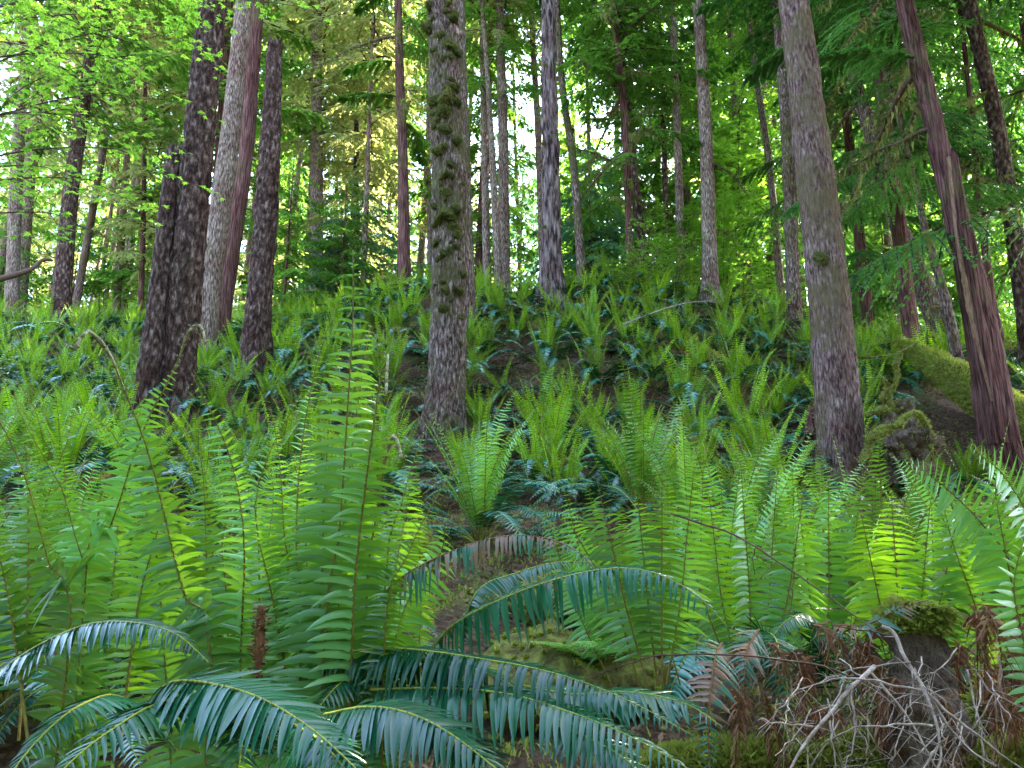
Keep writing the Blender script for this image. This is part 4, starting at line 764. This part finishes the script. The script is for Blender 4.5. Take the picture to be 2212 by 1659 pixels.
for (bx, mx, tx, ty, Y) in ((420, 400, 385, 1020, 1.85), (470, 450, 440, 960, 1.9), (520, 560, 590, 1010, 1.95), (540, 600, 655, 960, 2.0), (380, 340, 300, 1060, 1.9), (500, 490, 480, 1090, 1.75), (560, 640, 690, 1060, 1.85), (330, 260, 215, 1120, 1.9)):
    hfrond(fD, [P(bx, 1600, Y-.05), P(mx, 1300, Y), P(tx, ty+80, Y), P(tx+hr.randint(-25, 25), ty, Y-.04)], .088, s0=.18, K=5, tw=.4, mess=.15)
# dark old fronds arching across the bottom
UPN = (0, -.45, 1)
fE = hero_thing('old sword fern with big glossy dark fronds arching over the bottom left', 640, 1.15)
def dark(root, pts, Lp, nh=UPN, kind='oldnear', **kw):
    kw.setdefault('s0', .04); kw.setdefault('lift', -.12); kw.setdefault('droop', .28); kw.setdefault('tw', .12); kw.setdefault('wr', .165); kw.setdefault('fwd', .5); kw.setdefault('mess', .05)
    if 'npairs' not in kw: A_ = P3(pts); kw['npairs'] = int(sum(np.linalg.norm(A_[i+1]-A_[i]) for i in range(len(A_)-1))/(Lp*(.15 if nh == UPN and kind == 'oldnear' else .2)))
    return hfrond(root, P3(pts), Lp, kind, nh, **kw)
dark(fE, [(310, 1530, 1.16), (370, 1475, 1.12), (470, 1480, 1.06), (570, 1512, 1.0), (680, 1580, .95), (790, 1680, .90)], 0.078, rach=.0032, droop=.22)
dark(fE, [(-60, 1500, 1.25), (50, 1415, 1.2), (180, 1352, 1.16), (290, 1345, 1.13), (380, 1370, 1.1), (450, 1430, 1.08)], 0.058, rach=.003)
dark(fE, [(520, 1600, 1.32), (440, 1500, 1.22), (340, 1520, 1.08), (250, 1570, 1.0), (170, 1630, .95), (90, 1710, .9)], 0.073, rach=.003)
dark(fE, [(600, 1640, 1.3), (560, 1540, 1.2), (540, 1530, 1.08), (525, 1590, 1.0), (510, 1720, .94)], 0.074, rach=.003)
dark(fE, [(700, 1545, 1.12), (790, 1528, 1.06), (880, 1540, 1.02), (980, 1590, .98), (1120, 1700, .95)], 0.065, rach=.003)
dark(fE, [(380, 1620, 1.5), (270, 1510, 1.35), (180, 1520, 1.2), (90, 1590, 1.12), (0, 1700, 1.05)], 0.063)
dark(fE, [(620, 1560, 1.2), (690, 1600, 1.1), (760, 1680, 1.02)], 0.063)
fF = hero_thing('sword fern with bluish fronds arching right across the bottom centre', 800, 1.5)
dark(fF, [(690, 1420, 1.6), (780, 1405, 1.55), (880, 1402, 1.5), (1050, 1425, 1.42), (1200, 1455, 1.36), (1350, 1510, 1.3), (1500, 1590, 1.25)], .072, rach=.003, miss=.05, fwd=.15, droop=.5)
dark(fF, [(800, 1490, 1.5), (950, 1487, 1.42), (1100, 1500, 1.36), (1250, 1545, 1.3), (1380, 1600, 1.25), (1520, 1680, 1.2)], .078, rach=.003, miss=.05, fwd=.3, droop=.4)
dark(fF, [(760, 1430, 1.6), (900, 1425, 1.55), (1010, 1440, 1.5), (1120, 1490, 1.45), (1230, 1570, 1.4)], .065, miss=.1, droop=.5)
dark(fF, [(1120, 1480, 1.6), (1240, 1500, 1.55), (1360, 1495, 1.5), (1480, 1520, 1.45), (1560, 1570, 1.4)], .07, miss=.1)
dark(fF, [(850, 1450, 1.7), (790, 1450, 1.6), (730, 1480, 1.5), (680, 1540, 1.45)], .07)
dark(fF, [(900, 1520, 1.6), (960, 1560, 1.5), (1040, 1620, 1.42), (1100, 1700, 1.35)], .075)
dark(fF, [(1180, 1560, 1.6), (1260, 1590, 1.5), (1350, 1640, 1.45), (1420, 1720, 1.4)], .075, 'oldnear' and UPN)
fG = hero_thing('sword fern whose two bluish fronds arch over the mossy clearing', 900, 1.7)
dark(fG, [(880, 1500, 1.7), (950, 1380, 1.62), (1030, 1320, 1.56), (1180, 1258, 1.5), (1320, 1228, 1.44), (1420, 1240, 1.4), (1510, 1290, 1.37), (1580, 1365, 1.35)], .070, (0, -.8, 1), droop=.65, fwd=.12, miss=.03, wr=.22, tw=.3, s0=.12)
dark(fG, [(720, 1500, 1.75), (770, 1370, 1.7), (850, 1262, 1.65), (960, 1198, 1.6), (1080, 1160, 1.56), (1180, 1163, 1.53), (1260, 1200, 1.5), (1300, 1260, 1.48)], .052, (0, -.6, 1), 'half', droop=.8, fwd=.1, miss=.05, wr=.24, tw=.3, s0=.12)
dark(fG, [(980, 1420, 1.9), (1030, 1280, 1.85), (1110, 1240, 1.85), (1200, 1215, 1.8), (1290, 1215, 1.8)], .05, droop=.5, miss=.1)
# right foreground ferns
fH = hero_thing('fern hanging bluish and browning fronds below the dead twigs', 1800, 2.1)
dark(fH, [(1700, 1500, 2.4), (1650, 1380, 2.25), (1672, 1375, 2.05), (1690, 1430, 1.95), (1702, 1510, 1.92), (1690, 1610, 1.92)], .082, (0, -1, .5), K=5, fwd=.1, droop=.25)
dark(fH, [(1780, 1500, 2.4), (1800, 1370, 2.25), (1850, 1385, 2.05), (1880, 1460, 2.0), (1885, 1530, 1.98), (1860, 1600, 1.98)], .075, (0, -1, .5), K=5, fwd=.1, droop=.25)
dark(fH, [(1740, 1520, 2.4), (1745, 1400, 2.2), (1790, 1368, 2.1), (1830, 1400, 2.05), (1850, 1450, 2.0)], .07, (0, -1, .6), K=5)
dark(fH, [(1560, 1390, 1.9), (1545, 1420, 1.8), (1532, 1520, 1.72), (1530, 1600, 1.7), (1535, 1690, 1.68)], .068, (0, -1, .4), 'half', K=5, fwd=.1, miss=.08, label='hanging frond browned at its edges')
dark(fH, [(1640, 1360, 1.95), (1615, 1400, 1.85), (1608, 1460, 1.8), (1610, 1510, 1.8)], .055, (0, -1, .4), 'half', K=5, mess=.2, label='short browned hanging frond')
dark(fH, [(1800, 1350, 2.0), (1870, 1350, 1.9), (1940, 1315, 1.9), (2010, 1295, 1.9)], .05, (0, -.6, 1), 'half', K=5, miss=.2)
dark(fH, [(1790, 1480, 2.4), (1760, 1340, 2.25), (1700, 1340, 2.15), (1640, 1420, 2.1)], .06, K=5)
for k in range(42):   # crisp brown dead fronds drooping at the right
    x0 = 2050+170*hr.rand() if k < 12 else 1860+90*hr.rand() if k < 17 else 1560+640*hr.rand(); y0 = 1320+120*hr.rand() if k < 14 else 1400+170*hr.rand(); Y = 1.95+.35*hr.rand(); dx = (hr.rand()-.4)*120
    dark(fH, [(x0, y0, Y), (x0+dx*.4, y0-20, Y-.05), (x0+dx*.8, y0+40, Y-.1), (x0+dx, y0+130+60*hr.rand(), Y-.1)], .045, (0, -.5, 1), 'dead', K=5, mess=1.3, droop=.7, tw=1.4, wr=.17, npairs=24, label='crisp brown dead frond')
for x0, y0 in ((1760, 1350), (1790, 1370), (1820, 1350), (1580, 1400), (1560, 1420), (1660, 1390)):
    dark(fH, [(x0, y0, 2.0), (x0+20, y0+10, 1.95), (x0+30, y0+50, 1.92), (x0+20, y0+90, 1.9)], .04, (0, -.5, 1), 'dead', K=5, mess=1.3, droop=.7, tw=1.4, wr=.17, npairs=18, label='crisp brown dead frond')
fI = hero_thing('big yellow green fern leaning in from the right edge', 2140, 2.1)
for q in ([(2230, 1420, 2.1), (2190, 1230, 2.05), (2120, 1130, 2.0), (2050, 1060, 1.95), (1985, 1010, 1.9), (1955, 996, 1.88)], [(2260, 1400, 2.1), (2230, 1150, 2.0), (2170, 1030, 1.95), (2120, 985, 1.9), (2095, 962, 1.88)], [(2240, 1500, 2.1), (2200, 1330, 2.05), (2170, 1180, 2.0), (2150, 1060, 1.98), (2160, 1000, 1.96)], [(2150, 1500, 2.2), (2110, 1320, 2.2), (2060, 1180, 2.15), (2040, 1100, 2.1)], [(2250, 1600, 1.9), (2215, 1400, 1.9), (2190, 1270, 1.88), (2215, 1150, 1.86)]):
    hfrond(fI, P3(q), .10, 'near', s0=.15, K=5, tw=.3, droop=.2)
def upr(label, bx, Y, lst, Lp=.088, kind='near', K=5):
    r_ = hero_thing(label, bx, Y)
    for (b_, m_, t_, ty) in lst:
        Y_ = Y+(hr.rand()-.5)*.25; hfrond(r_, [P(b_, 1480, Y_), P(m_, 1300, Y_), P((m_+t_)/2, (1300+ty)/2, Y_-.02), P(t_, ty, Y_-.1)], Lp*(.85+.3*hr.rand()), kind, s0=.15, K=K, tw=.25, mess=.08, fiddle=.06 if hr.rand() < .4 else 0)
    return r_
upr('yellow green fern with straight fronds below the furrowed crest trunk', 1420, 2.1, [(1420, 1400, 1375, 1050), (1440, 1470, 1500, 1000), (1400, 1350, 1290, 1040), (1430, 1430, 1430, 1010), (1380, 1330, 1230, 1130)])
upr('fresh fern in the right foreground, left of the long brown twig end', 1620, 2.4, [(1600, 1560, 1530, 1060), (1620, 1620, 1600, 1000), (1640, 1660, 1680, 1010), (1650, 1700, 1740, 1040), (1590, 1520, 1460, 1080)])
upr('fan shaped bright fern below the foot of the plum grey trunk', 1780, 2.6, [(1770, 1750, 1720, 1040), (1780, 1790, 1790, 1020), (1790, 1830, 1860, 1050), (1760, 1710, 1650, 1070), (1800, 1860, 1910, 1080)], .09)
upr('bright fern standing between plum grey trunk and right edge ferns', 1960, 2.3, [(1950, 1940, 1925, 1060), (1970, 1990, 2010, 1080), (1940, 1900, 1860, 1110), (1980, 2030, 2080, 1060)], .09)
upr('fern reaching up left of the fan shaped bright fern', 1500, 3.1, [(1480, 1450, 1440, 1020), (1500, 1510, 1520, 980), (1520, 1560, 1600, 1000), (1470, 1420, 1370, 1060)], .085)
upr('cool green fern behind the moss capped stump', 2060, 2.9, [(2040, 2020, 2010, 1050), (2060, 2070, 2090, 1020), (2090, 2120, 2150, 1060), (2030, 1990, 1950, 1070)], .085)
upr('pale green fern just right of the mossy clearing', 1300, 3.0, [(1330, 1280, 1220, 1060), (1340, 1310, 1270, 1040), (1350, 1350, 1340, 1080), (1320, 1240, 1170, 1080), (1360, 1400, 1420, 1080)], .075)
upr('slender fern left of the dark skirted fern', 900, 2.6, [(860, 860, 850, 1060), (900, 910, 900, 1020), (840, 820, 800, 1040)], .06)
# small lady fern in the clearing
fL = hero_thing('tiny pale green lady fern growing on moss in the clearing', 1260, 3.0)
for k in range(11):
    q = P(1270+hr.randint(-20, 20), 1370, 3.0); a_ = 2*pi*k/11+hr.rand()*.3; L_ = .24+.12*hr.rand(); C = arch(L_, R(35), -R(10), 20)@rotz(a_).T+np.array([q[0], 3.0, gzf(q[0], 3.0)+.16])
    mb = frond(MB(), C, (0, 0, 1), .075, 16, 3, .05, s0=.2, rach=.0012, rng=hr)
    CC = C                                   # second order leaflets
    s_ = np.linspace(.2, .95, 14); T_ = nrm(np.gradient(C, axis=0))
    for si in s_:
        p_ = C[int(si*19)]; t_ = T_[int(si*19)]; B_ = nrm(np.cross(t_, UPV))
        for sg in (-1, 1):
            l2 = .09*(1-si)+.012; D = p_+(B_*sg+t_*.3)*np.linspace(0, 1, 8)[:, None]*l2; frond(mb, D, (0, 0, 1), l2*.28, 8, 3, .42, s0=.05, rach=.0006, rng=hr, rns=3, mi=(0, 0))
    mb.v = [v-np.array(fL.location) for v in mb.v]; link('frond', mb.mesh('frond', [M['tiny'], M['rachpale']]), fL)
# brown dead fern stub standing among the near fronds
sb = lump('b', [P(558, 1500, 1.5), P(560, 1400, 1.5), P(564, 1310, 1.5)], [.005, .009, .005], 8, None, 81, .006, 300, .012, 30, up_only=False, step=30)
solid('dead_stalk', 'upright shaggy brown stub of a dead fern stalk at lower left', 'fern stalk', sb, ['rachdead', 'dead'], P(558, 1500, 1.5))

# ------------------------------------------------------------------ dead twigs at the lower right
def Y_ok(C): return C[0][1] < 4
def twig_thing(label, stems, mt, loc, n_side=0, name='dead_branch', part='twig'):
    root = thing(name, label, 'branch', loc); loc = np.array(loc)
    for pts_, r_ in stems:
        C = spline(P3(pts_), 40)+.004*np.stack([noise3(np.stack([np.linspace(0, 9, 40)+k*9, np.full(40, r_*900), np.zeros(40)], -1)) for k in range(3)], -1)
        r_ = r_*.62 if Y_ok(C) else r_; mb = MB(); tv, tq = tube(C-loc, r_*(1-.6*np.linspace(0, 1, 40)), 7); mb.add(tv, tq)
        for k in range(n_side):
            i = hr.randint(4, 38); d = nrm(np.array([hr.rand()-.5, (hr.rand()-.5)*.7, hr.rand()-.65])); l = .02+.07*hr.rand(); q = np.linspace(0, 1, 6)[:, None]; D = C[i]-loc+d*l*q+np.array([0, 0, -.2*l])*q**2; tv, tq = tube(D, r_*.3*(1-.5*q[:, 0]), 4); mb.add(tv, tq)
        link(part, mb.mesh(part, [M[mt]]), root)
    return root
twig_thing('pale grey dead branch with forking bare twigs at the bottom right', [
 ([(1900, 1350, 1.75), (1929, 1368, 1.74), (1966, 1432, 1.7), (1993, 1486, 1.66), (2017, 1551, 1.62), (2034, 1625, 1.6), (2010, 1690, 1.58)], .0075),
 ([(1888, 1436, 1.7), (1860, 1465, 1.68), (1820, 1503, 1.66), (1766, 1571, 1.64), (1719, 1639, 1.62), (1690, 1690, 1.6)], .0085),
 ([(1990, 1490, 1.66), (1930, 1478, 1.66), (1875, 1466, 1.66), (1780, 1470, 1.68), (1719, 1492, 1.7)], .0045),
 ([(1878, 1446, 1.69), (1949, 1534, 1.66), (2017, 1646, 1.62), (2040, 1700, 1.6)], .005),
 ([(1975, 1440, 1.7), (2024, 1534, 1.66), (2090, 1610, 1.62), (2152, 1656, 1.6)], .0055),
 ([(2014, 1566, 1.62), (1965, 1562, 1.62), (1915, 1566, 1.62), (1831, 1575, 1.64), (1783, 1602, 1.64)], .0045),
 ([(2000, 1490, 1.66), (2050, 1540, 1.64), (2102, 1581, 1.62), (2215, 1665, 1.6)], .005),
 ([(1753, 1571, 1.64), (1700, 1562, 1.66), (1638, 1554, 1.7)], .0035), ([(1790, 1558, 1.64), (1800, 1610, 1.63), (1803, 1680, 1.62)], .0035),
 ([(1835, 1500, 1.66), (1848, 1560, 1.65), (1844, 1590, 1.64), (1828, 1660, 1.62)], .0035), ([(1966, 1432, 1.7), (1900, 1436, 1.72), (1830, 1448, 1.74), (1770, 1475, 1.76)], .003),
 ([(1993, 1486, 1.66), (1960, 1500, 1.7), (1900, 1520, 1.72)], .003), ([(2034, 1600, 1.6), (2000, 1650, 1.6), (1985, 1690, 1.6)], .005)] + [([(a_, b_, 1.62+.2*hr.rand()), (a_+dx_*.5, b_+dy_*.5+12, 1.66), (a_+dx_, b_+dy_, 1.6+.2*hr.rand())], .0026) for a_, b_, dx_, dy_ in [(1700+480*hr.rand(), 1400+180*hr.rand(), (hr.rand()-.5)*260, 60+120*hr.rand()) for _ in range(22)]], 'twig', P(1950, 1600, 1.65), 8)
twig_thing('thin twig curving down at the right edge through brown ferns', [([(2088, 1446, 1.8), (2105, 1510, 1.78), (2118, 1578, 1.76), (2129, 1680, 1.74)], .004), ([(2108, 1453, 1.85), (2150, 1500, 1.84), (2230, 1535, 1.82)], .004)], 'twig', P(2100, 1500, 1.8), 4)
twig_thing('long dark slender branch slanting down to the pale dead branch', [([(1415, 1100, 2.2), (1475, 1116, 2.15), (1600, 1165, 2.05), (1712, 1232, 1.95), (1810, 1300, 1.87), (1898, 1368, 1.8)], .0055), ([(1630, 1185, 2.0), (1626, 1215, 2.0), (1632, 1240, 2.0)], .003), ([(1715, 1235, 1.95), (1712, 1280, 1.95), (1705, 1330, 1.95)], .003)], 'twigb', P(1700, 1230, 2.0), 3)
twig_thing('thin bare twig running left from the pale dead branch to the clearing', [([(1841, 1463, 1.72), (1780, 1439, 1.74), (1678, 1422, 1.76), (1560, 1412, 1.78), (1475, 1414, 1.8), (1400, 1420, 1.82), (1335, 1437, 1.84), (1240, 1480, 1.86)], .0042), ([(1929, 1375, 1.8), (1850, 1358, 1.82), (1780, 1348, 1.84), (1709, 1331, 1.86)], .003)], 'twigb', P(1560, 1420, 1.8), 3)
twig_thing('thin grey stick lying against ferns on the upper slope', [([(1345, 700, 11.5), (1420, 672, 11.6), (1480, 655, 11.6), (1530, 650, 11.6)], .012)], 'twig', P(1430, 680, 11.6), 6)
twig_thing('mossy stick poking left from behind the split trunk', [([(1800, 770, 9.0), (1870, 772, 9.0), (1930, 765, 9.1), (1980, 740, 9.3), (2030, 715, 9.5)], .015)], 'moss', P(1900, 775, 9.1), 6)
twig_thing('curved mossy branch arching near the top of the right slope', [([(2005, 690, 11.2), (2003, 670, 11.2), (2015, 662, 11.2), (2040, 664, 11.2)], .022)], 'moss', P(2020, 680, 11.2), 2)
twig_thing('thick broken mossy branch lying at far left behind ferns', [([(-30, 610, 15.5), (60, 585, 15.8), (90, 563, 16), (112, 562, 16.2)], .08)], 'twigb', P(50, 590, 15.8), 4)

# ------------------------------------------------------------------ sword ferns over the whole slope
pl_rng = np.random.RandomState(17); spots = []
LIM = [(1845, 2035, 7.7, 985), (1930, 2240, 9.6, 905), (1930, 2120, 11.3, 830), (1735, 1885, 8.0, 1010), (905, 1020, 9.4, 900), (305, 435, 9.9, 820), (2100, 2225, 8.2, 965), (80, 600, 6.5, 985), (880, 1260, 5.15, 1120), (880, 1260, 6.4, 1010), (1120, 1330, 4.2, 1240)]
def clear(x, y, sc):
    px, py = proj((x, y, gzf(x, y)+.80*sc)); w_ = .33*sc*F/y
    return not any(px+w_ > a and px-w_ < b and y < Y and py < t for a, b, Y, t in LIM)
def ok_spot(x, y, dmin):
    if spots and ((np.array(spots)-(x, y))**2).sum(1).min() < dmin**2: return False
    for a, b, c in TREESPOTS:
        if (x-a)**2+(y-b)**2 < (c+.22)**2: return False
        if b-1.3 < y < b and abs(x-a*y/b) < c+.12 and b < 11 and y > b-.9: return False
    return True
# the free standing fern with a dark skirt, in front of the centre trunk
q = P(1040, 1130, 5.2); SKIRT = parts_template('near', 15, 17, 16, near=True); put_fern(q[0], 5.2, 1.02, SKIRT, .05, 'large shaggy fern with a dark drooping skirt before the centre trunk', 1.0); spots.append((q[0], 5.2))
for px, Y, sc in ((1560, 3.6, .95), (1700, 3.9, .95), (1880, 3.6, .95), (2080, 3.7, 1.0), (1390, 4.1, .85), (700, 3.1, .9), (500, 3.1, .9), (260, 3.1, .9), (80, 2.9, 1.0), (-60, 3.1, 1.0), (2240, 3.3, 1.0), (800, 3.6, .8), (150, 4.0, .9), (620, 3.9, .8), (20, 4.2, 1.0), (1790, 4.6, .9), (2000, 4.6, .9), (1250, 4.6, .8), (1480, 4.9, .9), (1640, 5.2, .9)):
    q = P(px, 1100, Y)
    while sc > .5 and not clear(q[0], Y, sc): sc -= .08
    if sc <= .5: continue
    put_fern(q[0], Y, sc, NEAR_T[pl_rng.randint(4)]); spots.append((q[0], Y))
cand2 = []
for att in range(26000):
    y = 4.6+17.5*pl_rng.rand()**.85; u = (pl_rng.rand()*2-1)*.76; x = u*y
    if spots and ((np.array(spots)-(x, y))**2).sum(1).min() < .34: continue
    px, py = proj((x, y, gzf(x, y)+.3))
    if not (-90 < px < 2300 and 560 < py < 1750): continue
    if y > 17.5 and -.12 < u < .33: continue
    sc = .80+.42*pl_rng.rand()
    if not clear(x, y, sc): continue
    if .42 < u and 9 < y < 12 and abs(py-860+(.45*(2212-px))) < 40: continue
    if .2 < u < .34 and 6.8 < y < 8.3 and px > 1845: continue
    if not ok_spot(x, y, .62 if y < 9 else .59): continue
    spots.append((x, y)); cand2.append((x, y, sc))
    if len(cand2) > 800: break
cand2.sort(key=lambda c: c[1]/c[2])
n_ind = 298-len(FERNS); rest = MB(); FARMB = {}
for x, y, sc in cand2[:n_ind]:
    if y < 9.5: put_fern(x, y, sc, (NEAR_T if y < 6 else MID_T)[pl_rng.randint(4)])
    else: put_fern(x, y, sc, FAR_T[pl_rng.randint(6)])
for x, y, sc in cand2[n_ind:]:
    rest.merge(FAR_MB[pl_rng.randint(6)], rotz(pl_rng.rand()*6.28) @ roty((pl_rng.rand()-.5)*.2)*sc, np.array([x, y, gzf(x, y)-.02]))
if cand2[n_ind:]: tag(link('fern_cover', rest.mesh('fern_cover', FERN_MATS)), 'farthest sword ferns merging into a green cover along the crest', 'ferns', kind='stuff')
print('CAND', len(cand2), n_ind, cand2[n_ind][1] if len(cand2) > n_ind else '-')

# ------------------------------------------------------------------ litter and ground plants (uncountable)
lr = np.random.RandomState(3)
n = 60000; y = 1.2+14*lr.rand(n)**1.1; x = (lr.rand(n)*2-1)*.8*y; z = gz(x, y)
k = fbm(np.stack([x*1.5, y*1.5, x*0], -1), 31, 3) > -.15; x, y, z = x[k], y[k], z[k]; n = len(x)
a = lr.rand(n)*6.28; d = np.stack([np.cos(a), np.sin(a), .8*(lr.rand(n)-.2)], -1); d = nrm(d); s_ = nrm(np.cross(d, UPV+(lr.rand(n, 3)-.5)*1.4)); L_ = (.015+.04*lr.rand(n)**2)[:, None]*(1+.05*y[:, None]); p = np.stack([x, y, z+.006+.03*lr.rand(n)], -1)
v = np.stack([p, p+d*L_*.5+s_*L_*.16, p+d*L_, p+d*L_*.5-s_*L_*.16], 1); mb = MB(); mb.add(v.reshape(-1, 3), np.arange(n*4).reshape(-1, 4), 0, lr.rand(n))
tag(link('leaf_litter', mb.mesh('leaf_litter', [M['litter']], False)), 'brown dead leaflets strewn over the forest floor', 'leaf litter', kind='stuff')
n = 90000; y = 1.4+12*lr.rand(n)**1.3; x = (lr.rand(n)*2-1)*.8*y; k = fbm(np.stack([x*.9, y*.9, x*0], -1), 44, 4) > .02; x, y = x[k], y[k]; z = gz(x, y); n = len(x)
mb = fuzz(np.stack([x, y, z], -1), np.tile(UPV, (n, 1)), lr, n, .032)
tag(link('moss', mb.mesh('moss', [M['mossblade']], False)), 'yellow green moss carpeting patches of the ground', 'moss', kind='stuff')
n = 5000; y = 3+13*lr.rand(n); x = (lr.rand(n)*2-1)*.8*y; k = fbm(np.stack([x*.8, y*.8, x*0], -1), 52, 3) > .12; x, y = x[k], y[k]; z = gz(x, y)
mb = leaves(np.stack([x, y, z+.05+.25*lr.rand(len(x))], -1), lr, .045)
tag(link('ground_plants', mb.mesh('ground_plants', [M['maple']], False)), 'small round green leaves scattered low between the ferns', 'ground cover', kind='stuff')

# ------------------------------------------------------------------ labels by neighbouring landmark
ORD = ['', 'second ', 'third ', 'fourth ', 'fifth ', 'sixth ', 'seventh ', 'eighth ', 'ninth ', 'tenth ', 'eleventh ', 'twelfth ', 'thirteenth ', 'fourteenth ', 'fifteenth ', 'sixteenth ']
LM = [(a, b, s) for a, b, s in TREES if s.startswith('the ') and len(s) < 40]
LM += [(1190, 1400, 'the mossy clearing'), (763, 545, 'the tip of the tall frond'), (160, 735, 'the hooked fiddlehead'), (440, 720, 'the drooping fiddlehead'), (1060, 1010, 'the large dark skirted fern')]
def auto(items, noun, lms):
    groups = {}
    for o, p in items:
        x, y = proj(p); best = min(lms, key=lambda l: (l[0]-x)**2+1.3*(l[1]-y)**2); dx, dy = x-best[0], y-best[1]
        side = ('right of' if dx > 0 else 'left of') if abs(dx) > abs(dy)*.9 else ('below' if dy > 0 else 'above')
        groups.setdefault((best[2], side), []).append((dx*dx+dy*dy, o))
    for (nm, side), l in groups.items():
        l.sort(key=lambda t: t[0])
        for k, (_, o) in enumerate(l): o['label'] = f'{ORD[min(k, 15)]}nearest {noun(o)} {side} {nm}'
def fnoun(o):
    s = o.scale[0]; return 'large sword fern' if s > .98 else 'small sword fern' if s < .82 else 'sword fern'
auto([(f[0], f[1]) for f in FERNS if not f[3]], lambda o: 'sword fern', LM)
TOPS = [l for l in LM if l[1] < 1100]
auto([(o, p) for o, p in BGT if o.name.startswith('conifer')], lambda o: 'distant conifer', TOPS)
auto([(o, p) for o, p in BGT if o.name.startswith('sapling')], lambda o: 'young conifer', TOPS)
print('FERNS', len(FERNS), 'BG', len(cand), 'LM', len(LM))
